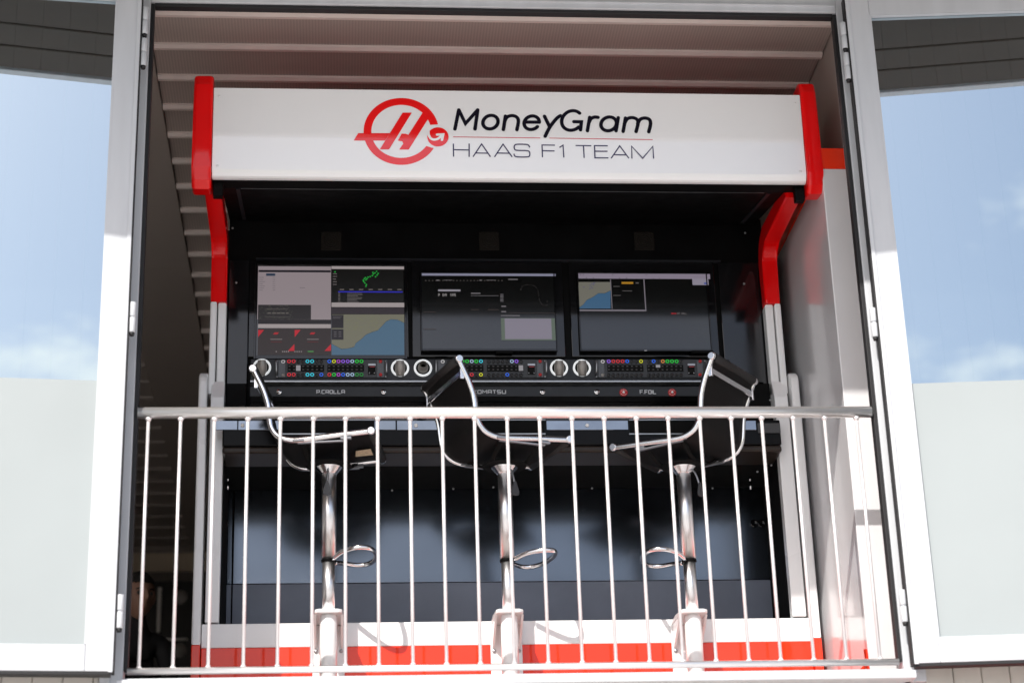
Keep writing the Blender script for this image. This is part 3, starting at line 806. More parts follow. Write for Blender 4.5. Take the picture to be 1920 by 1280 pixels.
pshape(s1, 'land', em(116, 114, 97), [(622, 589), (758, 589), (758, 605), (746, 599), (733, 598), (724, 602), (716, 611), (708, 619), (698, 622), (686, 627), (678, 635), (667, 643), (664, 650), (652, 653), (640, 654), (629, 648), (622, 644)])
pshape(s1, 'sea', em(72, 104, 129), [(622, 644.4), (629, 648.4), (640, 654.4), (652, 653.4), (664, 650.4), (667, 643.4), (678, 635.4), (686, 627.4), (698, 622.4), (708, 619.4), (716, 611.4), (724, 602.4), (733, 598.4), (746, 599.4), (758, 605.4), (758, 665.5), (622, 665.5)])
rng = random.Random(5); qs = []
for _ in range(60):
    x = 646 + rng.random() * 60; y = 591 + rng.random() * 28; qs.append((x, y, x + 2 + rng.random() * 5, y + .6))
marks(s1, 'land_shading', em(122, 122, 92), qs, 2)
patch(s1, 'map_legend', em(30, 24, 30), 622, 590, 644, 615, 2); patch(s1, 'map_legend', em(30, 24, 30), 622, 617, 644, 637, 2)
marks(s1, 'legend_text', em(100, 95, 100), [(624, 593, 641, 594), (624, 596, 638, 597)] + [(626 + 9 * (k % 2), 622 + 4 * (k // 2), 631 + 9 * (k % 2), 623.4 + 4 * (k // 2)) for k in range(6)], 3)
for xa in (484, 552.5):
    patch(s1, 'dark_card', em(46, 36, 36), xa, 615.5, xa + 68, 665.5)
    pshape(s1, 'red_corner', em(190, 22, 40), [(xa, 618.5), (xa + 11, 618.5), (xa, 632)], 2)
    pshape(s1, 'red_corner', em(190, 22, 40), [(xa + 68, 645), (xa + 68, 658), (xa + 56, 658)], 2)
    pshape(s1, 'red_logo', em(170, 24, 34), [(xa + 31, 623), (xa + 39, 623), (xa + 36, 627), (xa + 28, 627)], 2)
    marks(s1, 'card_text', em(118, 108, 108), [(xa + 23, 635.2, xa + 45, 637)], 2)
    marks(s1, 'card_line', em(120, 30, 36), [(xa + 24, 640.5, xa + 44, 641.2)], 2)
marks(s1, 'status_icons', em(150, 142, 142), [(517, 658.5, 519, 660.5)] + [(529 + k * 3.6, 658.5, 531.2 + k * 3.6, 660.5) for k in range(4)] + [(552 + k * 4, 658.5, 554 + k * 4, 660.5) for k in range(4)], 3)
patch(s1, 'green_tag', em(70, 130, 66), 577, 658, 588, 660.6, 3)
# centre: mostly dark
m2 = monitor(790, 512, 1043, 654.5, 'middle monitor with a mostly dark page and one pale grey panel', .006)
s2 = screen(m2, 790, 512, 1043, 654.5)
patch(s2, 'title_bar', em(138, 138, 160), 791, 511.5, 1042, 517)
patch(s2, 'pale_panel', em(134, 128, 142), 946, 597, 1035, 636, 2)
patch(s2, 'green_panel', em(92, 104, 92), 939, 596, 1042, 638)
for qd in [(953, 522.3, 971, 524), (883, 548.6, 901, 550.4), (883, 553.6, 935, 554.4), (939, 590.8, 975, 592.4), (818, 524, 824, 525.8), (899, 524, 904, 525.8), (940, 573, 949, 575), (940, 583, 949, 585), (832, 524.2, 848, 524.9), (912, 524.2, 930, 524.9)] + [(938, 551 + 2.6 * k, 944, 552 + 2.6 * k) for k in range(6)]: marks(s2, 'text_row', em(120, 116, 120), [qd], 2)
marks(s2, 'tick_row', em(86, 80, 78), [(797 + 6.5 * k, 525, 799.6 + 6.5 * k, 526.2) for k in range(23)], 3)
marks(s2, 'faint_rule', em(70, 58, 54), [(954, 586.6, 1041, 587.4), (883, 580, 898, 581), (915, 580, 935, 581), (794, 585, 818, 585.8), (794, 616.5, 818, 617.3)], 3)
patch(s2, 'search_bar', em(150, 146, 156), 821.5, 542.2, 863.5, 545.8, 2)
def tiny(par, s, xa, xb, ya, yb, m, w):
    bm = NB(); a = at(xa, ya, MY - .004); d = at(xb, yb, MY - .004); word(bm, s, a.x, d.x, d.z, a.z, MY - .004, w); return obj('screen_text', bm, m, par)
tiny(s2, 'P', 822, 824.4, 550, 554.5, em(165, 160, 160), .0016); tiny(s2, 'DVR', 830, 837.5, 550, 554.5, em(165, 160, 160), .0014); tiny(s2, 'STATE', 844.5, 855, 550, 554.5, em(165, 160, 160), .0013)
rng = random.Random(9); qs = []
tr_pts = smooth_path([(976, 543, 0), (980, 535, 0), (990, 533, 0), (1003, 536, 0), (1009, 546, 0), (1010, 558, 0), (1014, 568, 0), (1024, 572, 0), (1026, 564, 0)], 6)
for p in tr_pts: qs.append((p.x + rng.uniform(-1, 1), p.y, p.x + 1 + rng.uniform(-1, 1), p.y + .8))
marks(s2, 'track_outline', em(54, 49, 47), qs, 2)
# right
m3 = monitor(1084, 512, 1333, 655, 'rightmost monitor with a small coast map in its upper left corner', .006)
s3 = screen(m3, 1084, 512, 1333, 655)
patch(s3, 'tab_bar', em(140, 130, 146), 1084.5, 511.8, 1332, 522.5)
marks(s3, 'tab_marks', em(60, 40, 52), [(1087, 513.5, 1090, 514.6), (1093, 513.3, 1094.6, 514.8), (1148, 513.6, 1150, 515), (1211, 513.6, 1213, 515), (1099, 519.6, 1100.5, 521), (1112, 519.6, 1113.4, 521), (1161, 520, 1162.5, 521.4), (1174, 520, 1175.5, 521.4), (1224, 520.5, 1225.3, 522), (1236, 520.5, 1237.3, 522)], 2)
pshape(s3, 'land', em(114, 112, 102), [(1085, 528), (1145, 528), (1145, 544), (1134, 549), (1122, 549), (1112, 556), (1100, 562), (1094, 570), (1085, 577)])
pshape(s3, 'sea', em(58, 96, 129), [(1085, 577.4), (1094, 570.4), (1100, 562.4), (1112, 556.4), (1122, 549.4), (1134, 549.4), (1145, 544.4), (1145, 578), (1085, 578)])
rng = random.Random(11)
marks(s3, 'map_marks', em(64, 60, 130), [(1104 + rng.random() * 14, 529 + rng.random() * 12, 0, 0) for _ in range(0)] + [(x, y, x + 1.8, y + 1.4) for x, y in [(1106, 534), (1109, 531), (1112, 530), (1114, 529), (1108, 537), (1110, 539), (1105, 540), (1094, 537), (1112, 533)]], 2)
marks(s3, 'window_edge', em(118, 112, 120), [(1145.6, 523, 1147, 579), (1208.5, 523, 1210, 583), (1085, 580, 1210, 583.5)], 2)
patch(s3, 'orange_bar', em(176, 126, 30), 1165.5, 528, 1187.5, 531.8, 2)
marks(s3, 'screen_rows', em(96, 92, 92), [(1150, 536, 1162, 537), (1167, 544.4, 1185, 545.4), (1150, 553, 1164, 554), (1192, 529, 1198, 531)], 2)
patch(s3, 'popup', em(146, 140, 154), 1298, 522, 1329, 534, 2); patch(s3, 'popup_key', em(44, 70, 150), 1320, 529.5, 1327, 532.5, 3)
marks(s3, 'red_logo', em(170, 26, 34), [(1258.5, 586.4, 1262, 588.8), (1262.5, 586.4, 1265, 588.8), (1265.5, 586.4, 1268, 588.8)], 2)
tiny(s3, 'PIT', 1270, 1275, 585.8, 589, em(120, 114, 114), .0012); tiny(s3, 'WALL', 1277.5, 1288, 585.8, 589, em(120, 114, 114), .0012)
bm = NB(); a = at(1208, 657, MY - .0065); box(bm, a.x, a.x + .012, MY - .0075, MY - .0066, a.z - .002, a.z + .0015); obj('maker_mark', bm, M['letter'], m3)
for mm_, xa, xb in ((m2, 930, 962), (m3, 1296, 1337)):
    a = at(xa, 656, MY); d = at(xb, 663, MY); bm = NB(); box(bm, a.x, d.x, MY - .008, MY + .012, d.z, a.z - .004, .002); obj('control_tab', bm, M['black'], mm_)

# ------------------------------------------------------------------ intercoms
colr = {'r': (.75, .03, .05), 'c': (.05, .75, .95), 'b': (.03, .16, .95), 'y': (.75, .75, .02), 'm': (.55, .08, .65), 'v': (.32, .12, .85), 'w': (.45, .62, .85), 'g': (.02, .65, .06), 'o': (.75, .28, .06), 'd': (.35, .03, .04), 'e': (.02, .28, .05)}
RM = {k: emis('ring_' + k, v, 1.0) for k, v in colr.items()}
def intercom(px0, rows, lit, label):
    """px0: left edge in the photo; the panel is 209 px wide"""
    Y = 1.0
    a = at(px0, 674.5, Y); d = at(px0 + 209, 708.5, Y)
    t = thing('intercom_panel', label, 'intercom', ((a.x + d.x) / 2, Y, d.z), 0., 'intercom panels in the console')
    bm = NB(); box(bm, a.x, d.x, Y - .006, Y - .0005, d.z, a.z, .001); obj('faceplate', bm, M['plate'], t)
    def q(dx, y): return at(px0 + dx, y, Y - .0065)
    for xa, xb in ((5, 18), (190, 203)):
        bm = NB(); u, v = q(xa, 675.5), q(xb, 707.5); box(bm, u.x, v.x, Y - .0085, Y - .0062, v.z, u.z, .001, 1)
        obj('ear', bm, M['ear'], t)
    for dx in (1.5, 207.5):
        p0, p1 = q(dx, 679), q(dx, 700)
        bm = NB(); tube(bm, smooth_path([p0, p0 + P3(0, -.02, -.002), p1 + P3(0, -.02, .002), p1], 3), .0035, 8); obj('handle', bm, M['alu'], t)
    for dx, yy in ((2.5, 676.5), (2.5, 706), (206, 676.5), (206, 706)):
        bm = NB(); lathe(bm, [(.004, 0), (.003, .002), (0, .002)], q(dx, yy), 10, 'y'); obj('screw', bm, M['alu'], t)
    bm = NB(); lathe(bm, [(.0085, 0), (.0085, .004), (.005, .004), (.0045, .001), (0, .001)], q(14, 678), 16, 'y'); obj('socket', bm, M['ringwhite'], t)
    bm = NB(); lathe(bm, [(.0085, 0), (.008, .004), (.004, .005), (0, .005)], q(14, 703), 16, 'y'); obj('knob', bm, M['cup'], t)
    for yy in (678, 703):
        bm = NB(); lathe(bm, [(.0075, 0), (.0075, .006), (.006, .009), (0, .009)], q(196.5, yy), 16, 'y'); obj('red_knob', bm, M['redbtn'], t)
    xs = [25 + 8.65 * k for k in range(8)] + [100.5 + 8.6 * k for k in range(8)]
    for row, yy in zip(rows, (678.2, 703.2)):
        for x, ch in zip(xs, row):
            p = q(x, yy)
            bm = NB(); lathe(bm, [(.0072, 0), (.0072, .006), (.0045, .006), (.004, .0065), (0, .007)], p, 14, 'y'); kk = obj('key', bm, M['key'], t)
            if ch != '.':
                bm = NB(); lathe(bm, [(.0052, .0072), (.0076, .0062), (.0078, .0072), (.0062, .0080)], p, 16, 'y', True); obj('lit_ring', bm, RM[ch], kk)
    for xa, xb in ((22, 91), (96.5, 166)):
        u, v = q(xa, 683.5), q(xb, 697); y_ = Y - .0068; w = .0012
        bm = NB()
        for e in ((u.x, v.x, u.z - w, u.z), (u.x, v.x, v.z, v.z + w), (u.x, u.x + w, v.z + w, u.z - w), (v.x - w, v.x, v.z + w, u.z - w)): box(bm, e[0], e[1], y_ - .0012, y_ + .0005, e[2], e[3])
        fr = obj('display_frame', bm, M['console'], t)
        bm = NB(); box(bm, u.x + w, v.x - w, y_ - .0006, y_ + .0005, v.z + w, u.z - w); obj('display', bm, M['matte'], fr)
        bm = NB()
        for k in range(8):
            for yy in (686.8, 692.8):
                c = q(xa + 4 + 8.6 * k, yy); box(bm, c.x - .0045, c.x + .0035, y_ - .0012, y_ - .0008, c.z - .0011, c.z + .0011)
        obj('display_text', bm, em(88, 84, 84), fr)
    for k, half in lit:
        c = q(25 + 8.65 * k if k < 8 else 100.5 + 8.6 * (k - 8), 686.5 if half else 690); h = .006 if half else .0125
        bm = NB(); box(bm, c.x - .0095, c.x + .0095, Y - .0086, Y - .0078, c.z - h, c.z + h); obj('lit_display', bm, em(150, 146, 150), t)
    u, v = q(173, 686.5), q(187, 702); bm = NB(); box(bm, u.x, v.x, Y - .008, Y - .0062, v.z, u.z, .001, 1); obj('speaker_slot', bm, M['matte'], t)
    u, v = q(173, 681.5), q(187.5, 685.5); bm = NB(); box(bm, u.x, v.x, Y - .0085, Y - .0062, v.z, u.z, .001, 1); obj('switch_plate', bm, M['alu'], t)
    for dx in (175.5, 185):
        bm = NB(); lathe(bm, [(.0026, 0), (.002, .003), (0, .003)], q(dx, 699.5) - P3(0, .002, 0), 8, 'y'); obj('pilot_lamp', bm, M['letter'], t)
    bm = NB(); u = q(176, 687.6); box(bm, u.x, u.x + .022, Y - .0092, Y - .0084, u.z - .001, u.z + .001); obj('red_readout', bm, RM['d'], t)
    return t
intercom(517, ('rr..cc..bymvvwgg', 'rr..cc.brgmbwwee'), [(2, False)], 'leftmost intercom panel with two full rows of coloured key rings lit')
intercom(816, ('...ggwgc.....wv.', '....gr.y....b...'), [(15, False)], 'middle intercom panel partly hidden behind the centre stool back')
intercom(1116, ('vrrrb..y.b.oggg.', '................'), [(10, True)], 'rightmost intercom panel with only its top row of rings lit')

# ------------------------------------------------------------------ cups in white rings
def cup(px, py, look, label):
    p = at(px, py, 1.0)
    t = thing('cup_holder', label, 'cup holder', (p.x, 1.0, p.z), 0., 'steel cups in white rings')
    bm = NB(); lathe(bm, [(.0300, .0), (.0300, .004), (.0312, .007), (.0372, .007), (.0392, .004), (.0392, .0)], (0, 0, 0), 36, 'y', True); obj('ring', bm, M['glowring'], t, local=True)
    bm = NB(); lathe(bm, [(.0299, .002), (0, .002)], (0, 0, 0), 30, 'y'); obj('ring_floor', bm, M['matte'], t, local=True)
    bm = NB()
    R = Matrix.Rotation(math.radians(look), 3, 'X')
    lathe(bm, [(0, -.052), (.018, -.052), (.021, -.045), (.0255, -.020), (.0262, .0), (.0245, .012), (.0215, .020), (.0195, .024), (.0195, .030), (.0185, .031), (.0180, .030), (.0180, .022), (.019, .010), (.021, -.02), (.017, -.040), (0, -.042)], (0, 0, 0), 30)
    bmesh.ops.scale(bm, verts=bm.verts[:], vec=(.86, .86, .80))
    bmesh.ops.rotate(bm, verts=bm.verts[:], cent=(0, 0, 0), matrix=R)
    bmesh.ops.translate(bm, verts=bm.verts[:], vec=(0, -.012, .003 if look < 60 else 0))
    obj('cup', bm, M['cup'], t, local=True)
cup(491, 689, 25, 'steel cup in a white ring behind the left stool back')
cup(750, 690, 18, 'steel cup in a white ring just right of the left intercom')
cup(793, 690, 78, 'steel cup lying open towards the front, left of the centre stool')
cup(1048, 690, 18, 'steel cup in a white ring just right of the middle intercom')
cup(1091, 690, 18, 'steel cup in a white ring just left of the right intercom')

# ------------------------------------------------------------------ bar stools
def stool(px, head, ringhead, lever, label, with_tag=False, du=0.):
    Y0 = .75
    b = at(px, 1145, Y0); x0 = b.x; zb = b.z          # top of mounting post
    zs = at(px, 878, Y0).z                              # swivel plate height
    t = thing('bar_stool', label, 'bar stool', (x0, Y0, FLOOR), 0., 'bar stools at the stand')
    def L(bm, name, m, par=t, rot=None, smooth=False):
        if rot is not None: bmesh.ops.rotate(bm, verts=bm.verts[:], cent=(0, 0, 0), matrix=Matrix.Rotation(rot, 3, 'Z'))
        return obj(name, bm, m, par, local=True, smooth=smooth)
    z = lambda h: h - FLOOR
    zb_, zs_ = z(zb), z(zs)
    # white mounting bracket fixed to the base
    bm = NB()
    lathe(bm, [(0, 0), (.034, 0), (.034, zb_ - .028), (.032, zb_ - .024), (.032, zb_ - .018), (0, zb_ - .018)], (0, 0, 0), 32)
    mp = L(bm, 'mounting_post', M['white'])
    bm = NB()
    top = [(-.040, -.052), (.040, -.052), (.054, -.040), (.060, .06), (.060, .175), (-.060, .175), (-.060, .06), (-.054, -.040)]
    va = [bm.verts.new((x, y, zb_ - .018)) for x, y in top]; vb = [bm.verts.new((x, y, zb_ - .002)) for x, y in top]
    bm.faces.new(va[::-1]); bm.faces.new(vb)
    for i in range(8): bm.faces.new((va[i], va[(i + 1) % 8], vb[(i + 1) % 8], vb[i]))
    bmesh.ops.bevel(bm, geom=bm.edges[:], offset=.004, segments=2, profile=.5, affect='EDGES')
    L(bm, 'top_plate', M['white'], mp)
    bm = NB(); box(bm, -.064, .064, .155, .174, 0, zb_ - .019, .004)
    bmg = NB()
    for s in (-1, 1):
        xa, xb = sorted((s * .048, s * .057))
        prism(bm, [(.154, zb_ - .115), (.154, zb_ - .0185), (-.02, zb_ - .0185), (.02, zb_ - .045)], xa, xb, .001, 1)
    L(bm, 'back_plate', M['white'], mp)
    for s in (-1, 1):
        bm = NB(); lathe(bm, [(.008, 0), (.008, .003), (.005, .006), (0, .006)], (s * .050, .1545, zb_ - .125), 10, 'y'); L(bm, 'bolt', M['alu'], mp)
    # column
    zc_ = z(at(px, 1051, Y0).z)
    bm = NB(); lathe(bm, [(0, zb_ - .01), (.0250, zb_ - .01), (.0250, zc_ + .01), (0, zc_ + .01)], (0, 0, 0), 28); col = L(bm, 'column', M['chromecol'])
    bm = NB(); lathe(bm, [(.0255, zc_ + .002), (.0290, zc_), (.0290, zs_ - .024), (.0255, zs_ - .024)], (0, 0, 0), 30, 'z', True); L(bm, 'sleeve', M['chromecol'], col)
    bm = NB(); lathe(bm, [(.0268, zc_ - .006), (.0305, zc_ - .004), (.0305, zc_ + .003), (.0292, zc_ + .005), (.0255, zc_ + .001)], (0, 0, 0), 28, 'z', True); L(bm, 'collar', M['black'], col)
    # foot ring, D shaped
    bm = NB()
    pts = [(.020, -.030, -.012), (.055, -.085, 0), (.105, -.128, .004), (.150, -.125, .006), (.178, -.075, .007), (.187, 0, .008), (.178, .075, .007), (.150, .125, .006), (.105, .128, .004), (.055, .085, 0), (.020, .030, -.012)]
    tube(bm, [p + P3(0, 0, zc_ + .012) for p in smooth_path(pts, 4)], .0095, 12)
    L(bm, 'foot_ring', M['chrome'], t, ringhead)
    # swivel dish and seat mount
    bm = NB(); lathe(bm, [(0, zs_ - .026), (.031, zs_ - .026), (.033, zs_ - .022), (.054, zs_ + .0), (.056, zs_ + .004), (0, zs_ + .004)], (0, 0, 0), 32); L(bm, 'swivel_dish', M['chrome'])
    bm = NB(); lathe(bm, [(0, zs_ + .005), (.088, zs_ + .005), (.092, zs_ + .009), (.088, zs_ + .014), (0, zs_ + .014)], (0, 0, 0), 32); mnt = L(bm, 'mount_plate', M['matte'], t)
    sb = .030      # seat height above plate at post
    for u in (-.075, .075):
        bm = NB()
        tube(bm, smooth_path([(u * .8, 0, zs_ + .013), (u, -.06, zs_ + .018), (u * 1.1, -.15, zs_ + sb + .030), (u * 1.1, -.183, zs_ + sb + .036)], 4), .011, 10, ry=.006)
        tube(bm, smooth_path([(u * .8, 0, zs_ + .013), (u, .06, zs_ + .018), (u * 1.1, .15, zs_ + sb + .030), (u * 1.1, .183, zs_ + sb + .036)], 4), .011, 10, ry=.006)
        L(bm, 'seat_bracket', M['matte'], mnt, head)
    # lever
    la = lever
    bm = NB(); tube(bm, smooth_path([(.03, 0, zs_ - .004), (.055, 0, zs_ - .03), (.072, 0, zs_ - .085)], 4), .0042, 8)
    bm2 = NB()
    lv = L(bm, 'lever', M['alu'], t, la)
    bm = NB()
    pd = [(-.004, 0), (.004, 0), (.017, -.042), (.015, -.056), (0, -.060), (-.015, -.056), (-.017, -.042)]
    va = [bm.verts.new((.070, x, zs_ - .075 + h)) for x, h in pd]; vb = [bm.verts.new((.078, x, zs_ - .075 + h)) for x, h in pd]
    bm.faces.new(va); bm.faces.new(vb[::-1])
    for i in range(7): bm.faces.new((va[(i + 1) % 7], va[i], vb[i], vb[(i + 1) % 7]))
    bmesh.ops.recalc_face_normals(bm, faces=bm.faces[:])
    L(bm, 'lever_paddle', mat('lever_grey', (.05, .052, .058), .5), lv, la)
    # shell: one bent sheet of fabric between chrome side tubes
    zr = zs_ + sb
    prof = [(.217, .058), (.18, .055), (.06, .046), (-.06, .036), (-.115, .038), (-.157, .056), (-.183, .092), (-.192, .138), (-.199, .193), (-.219, .256), (-.248, .318), (-.261, .346)]
    prof = [(u + du, h) for u, h in prof]
    pp = smooth_path([(u, 0, h) for u, h in prof], 4)
    Wd = .185
    bm = NB(); rows = []
    nv = 8
    for i, p in enumerate(pp):
        a = pp[max(i - 1, 0)]; c = pp[min(i + 1, len(pp) - 1)]; tn = (c - a).normalized(); nn = Vector((-tn.z, 0, tn.x))
        if nn.z < 0 and i < len(pp) // 3: nn = -nn
        row = []
        for k in range(nv + 1):
            v = -1 + 2 * k / nv; sag = -.012 * (1 - v * v)
            row.append(bm.verts.new((p.x + (sag if tn.z > .5 else 0) , v * (Wd - .006), zr + p.z + (sag if abs(tn.z) <= .5 else 0))))
        rows.append(row)
    for i in range(len(rows) - 1):
        for k in range(nv): bm.faces.new((rows[i][k], rows[i + 1][k], rows[i + 1][k + 1], rows[i][k + 1])).smooth = True
    r = bmesh.ops.solidify(bm, geom=bm.faces[:], thickness=.007)
    sh = L(bm, 'seat_shell', M['leather'], t, head)
    for s in (-1, 1):
        bm = NB(); tube(bm, [(p.x, s * Wd, zr + p.z) for p in pp], .0085, 10, ry=.0125); tb = L(bm, 'side_tube', M['chrome'], t, head)
        for q_ in (0, -1):
            bm = NB(); p = pp[q_]; c = Vector((p.x, s * Wd, zr + p.z))
            tube(bm, [c + P3(0, s * -.012, 0), c + P3(0, s * .008, 0), c + P3(0, s * .011, 0)], [.0165, .0165, .013], 20); L(bm, 'end_disc', M['chrome'], tb, head)
    for q_, nm in ((0, 'front_roll'), (-1, 'back_roll')):
        p = pp[q_]; bm = NB(); tube(bm, [(p.x, -Wd + .012, zr + p.z), (p.x, Wd - .012, zr + p.z)], .0185, 16); L(bm, nm, M['leather'], t, head)
    # cross bars behind back and under the seat
    i = int(len(pp) * .86); p = pp[i]
    bm = NB()
    box(bm, p.x - .020, p.x - .010, -Wd, Wd, zr + p.z - .012, zr + p.z + .012, .003)
    for s in (-1, 1): box(bm, p.x - .022, p.x - .006, s * (Wd - .004) - .006, s * (Wd - .004) + .006, zr + p.z - .026, zr + p.z + .026, .002)
    L(bm, 'back_bar', M['chrome'], t, head)
    for s in (-1, 1):
        bm = NB()
        box(bm, -.10, .10, s * .178 - .008, s * .178 + .008, zr + .020, zr + .027, .002)
        for u in (-.095, .095): box(bm, u - .022, u + .022, s * Wd - .014, s * Wd + .004, zr + .026, zr + .036, .002)
        L(bm, 'under_rail', M['alu'], t, head)
    if with_tag:
        bm = NB(); vs = [bm.verts.new(p) for p in ((.115, -.045, zr + .024), (.175, -.045, zr + .030), (.175, .035, zr + .030), (.105, .025, zr + .023))]; bm.faces.new(vs[::-1]); L(bm, 'paper_tag', M['tag'], sh, head)
    return t
stool(616, math.radians(-8), math.radians(-2), math.radians(-95), 'left black and chrome bar stool facing right with a paper tag under its seat', True, -.022)
stool(954, math.radians(19.5), math.radians(14), math.radians(-62), 'centre black and chrome bar stool turned to the right, back tilted leftwards', False, -.010)
stool(1298, math.radians(142), math.radians(176), math.radians(-40), 'right black and chrome bar stool facing left with its padded back towards us')

# ------------------------------------------------------------------ cupboard and person in the dim room
cb = thing('cupboard', 'dark cupboard front with pale handles at the back of the dim room', 'cupboard', (-2.2, 8.3, FLOOR))
bm = NB(); box(bm, -3.4, -1.2, 8.30, 8.596, FLOOR, 2.60, .004); obj('carcass', bm, M['cupboard'], cb)
bm = NB(); a = at(240, 1088, 8.28); box(bm, -3.4, -1.2, 8.27, 8.2995, 2.53, 2.60, .003); obj('top_rail', bm, mat('brown_rail', (.10, .08, .065), .5), cb)
for (xa, ya, xb, yb) in ((296.5, 1101, 300.5, 1184), (311, 1196.5, 351, 1199.5)):
    a = at(xa, ya, 8.29); d = at(xb, yb, 8.29); bm = NB(); box(bm, a.x, d.x, 8.275, 8.2995, d.z, a.z, .003); obj('handle', bm, M['paleunit'], cb)
for px_, py_ in ((338, 1119), (336, 1219)):
    bm = NB(); lathe(bm, [(.055, 0), (.055, .006), (0, .006)], at(px_, py_, 8.2995), 24, 'y'); obj('round_vent', bm, mat('vent_grey', (.34, .32, .30), .5), cb)

ch = thing('side_chair', 'plain dark chair under the seated person in the dim room', 'chair', (-1.70, 2.95, FLOOR))
bm = NB(); box(bm, -.21, .21, -.21, .21, .43, .47, .012); obj('seat', bm, M['matte'], ch, local=True)
bm = NB(); box(bm, -.21, .21, .195, .22, .55, .86, .01); obj('backrest', bm, M['matte'], ch, local=True)
for sx in (-1, 1):
    for sy in (-1, 1):
        bm = NB(); tube(bm, [(sx * .18, sy * .18, 0), (sx * .175, sy * .175, .43)], .013, 10)
        if sy > 0: tube(bm, [(sx * .175, .2, .42), (sx * .175, .208, .84)], .011, 10)
        obj('leg', bm, M['alu'], ch, local=True)

def person():
    # head top seen at photo (262,1074)
    Y = 2.85; top = at(262, 1074, Y); rz = math.radians(28)
    root = thing('person', 'person with short dark hair and dark top sitting behind the railing at far left', 'person', (-1.70, 2.95, FLOOR))
    H = top.z - FLOOR       # about 1.29 above the floor
    me = bpy.data.meshes.new('body')
    V, Ed, Rd = [], [], []
    def jt(p, r, par=None):
        V.append(p); Rd.append(r)
        if par is not None: Ed.append((par, len(V) - 1))
        return len(V) - 1
    nx = top.x - root.location.x + .0
    ny = top.y - root.location.y
    pel = jt((0, .02, .55), (.155, .115))
    wst = jt((0, .03, .70), (.135, .10), pel); chs = jt((.01, .02, .88), (.165, .115), wst)
    upc = jt((nx * .3, ny * .2, H - .33), (.12, .085), chs); nk = jt((nx * .7, ny * .5, H - .25), (.052, .055), upc); nk2 = jt((nx * .9, ny * .75, H - .17), (.050, .055), nk)
    for s in (-1, 1):
        sh = jt((s * .17 + nx * .3, .01, H - .345), (.062, .062), upc); el = jt((s * .235, -.05, .76), (.044, .044), sh); wr = jt((s * .16, -.27, .66), (.029, .024), el)
        hd = jt((s * .14, -.35, .645), (.030, .016), wr)
        hp = jt((s * .10, -.02, .53), (.092, .085), pel); kn = jt((s * .14, -.42, .52), (.058, .058), hp); an = jt((s * .14, -.40, .08), (.036, .036), kn); ft = jt((s * .15, -.54, .035), (.036, .026), an)
    me.from_pydata(V, Ed, [])
    o = bpy.data.objects.new('body', me); C.objects.link(o); o.parent = root
    me.materials.append(M['shirt'])
    md = o.modifiers.new('skin', 'SKIN'); sl = me.skin_vertices[0].data
    for i, r in enumerate(Rd): sl[i].radius = r
    sl[0].use_root = True
    md.use_smooth_shade = True
    o.modifiers.new('sub', 'SUBSURF').levels = 2; o.modifiers['sub'].render_levels = 2
    # head sculpted from a subdivided sphere (local: face towards -Y)
    bm = NB(); bmesh.ops.create_icosphere(bm, subdivisions=5, radius=1.)
    hh = .235
    def g(x, c, w): return math.exp(-((x - c) / w) ** 2)
    for v in bm.verts:
        x, y, zz = v.co
        X = x * .076; Yv = y * .098; Z = zz * .1175
        t = (zz + 1) / 2
        if zz < 0: X *= 1 - .30 * (-zz) ** 1.6; 
        if zz < 0 and y > 0: Yv *= 1 - .45 * (-zz) ** 1.2
        if y < 0:
            Yv -= .010 * g(zz, -.85, .25) * g(x, 0, .5)                      # chin
            Yv -= .026 * g(x, 0, .15) * g(zz, -.16, .17) + .012 * g(x, 0, .12) * g(zz, .02, .18)   # nose
            Yv += .010 * (g(x, .40, .20) + g(x, -.40, .20)) * g(zz, .06, .13)    # eye sockets
            Yv -= .006 * g(zz, .22, .10) * g(x, 0, .6)                         # brow
            Yv -= .007 * g(x, 0, .26) * (g(zz, -.44, .06) + .9 * g(zz, -.55, .06))   # lips
            Yv += .006 * g(x, 0, .3) * g(zz, -.495, .03)
            Yv += .006 * g(zz, -.67, .07) * g(x, 0, .4)
            X += math.copysign(.004, x) * g(abs(x), .65, .2) * g(zz, -.12, .18)
        v.co = (X, Yv, Z)
    hd = Vector((nx, ny, H - .1175))
    Rm = Matrix.Rotation(rz, 3, 'Z') @ Matrix.Rotation(math.radians(6), 3, 'X')
    def place(bm, name, m, par, smooth=True):
        bmesh.ops.rotate(bm, verts=bm.verts[:], cent=(0, 0, 0), matrix=Rm); bmesh.ops.translate(bm, verts=bm.verts[:], vec=hd)
        return obj(name, bm, m, par, local=True, smooth=smooth)
    for s in (-1, 1):
        bmesh.ops.create_icosphere(bm, subdivisions=3, radius=1., matrix=Matrix.Translation((s * .078, .008, -.004)) @ Matrix.Rotation(s * .35, 4, 'Z') @ Matrix.Diagonal((.008, .020, .032, 1)))
    head = place(bm, 'head', M['skin'], root)
    for s in (-1, 1):
        bm = NB(); bmesh.ops.create_uvsphere(bm, u_segments=14, v_segments=10, radius=.0118, matrix=Matrix.Translation((s * .031, -.0765, .006)))
        place(bm, 'eye', M['eye'], head)
    for s in (-1, 1):
        bm = NB(); tube(bm, smooth_path([(s * .014, -.094, .022), (s * .032, -.092, .028), (s * .050, -.078, .022)], 3), [.0035, .0038, .004, .004, .0036, .003, .002], 6)
        place(bm, 'eyebrow', M['hair'], head)
    bm = NB(); bmesh.ops.create_icosphere(bm, subdivisions=5, radius=1.)
    rg = random.Random(4)
    kill = []
    for v in bm.verts:
        x, y, zz = v.co
        lim = .42 if y < -.35 else (.42 - (y + .35) * 1.3)
        if zz < max(lim, -.5): kill.append(v)
        k = 1.0 + rg.random() * .035
        v.co = (x * .0815 * k, y * .104 * k + .002, zz * .1235 * k)
    bmesh.ops.delete(bm, geom=kill, context='VERTS')
    place(bm, 'hair', M['hair'], head)
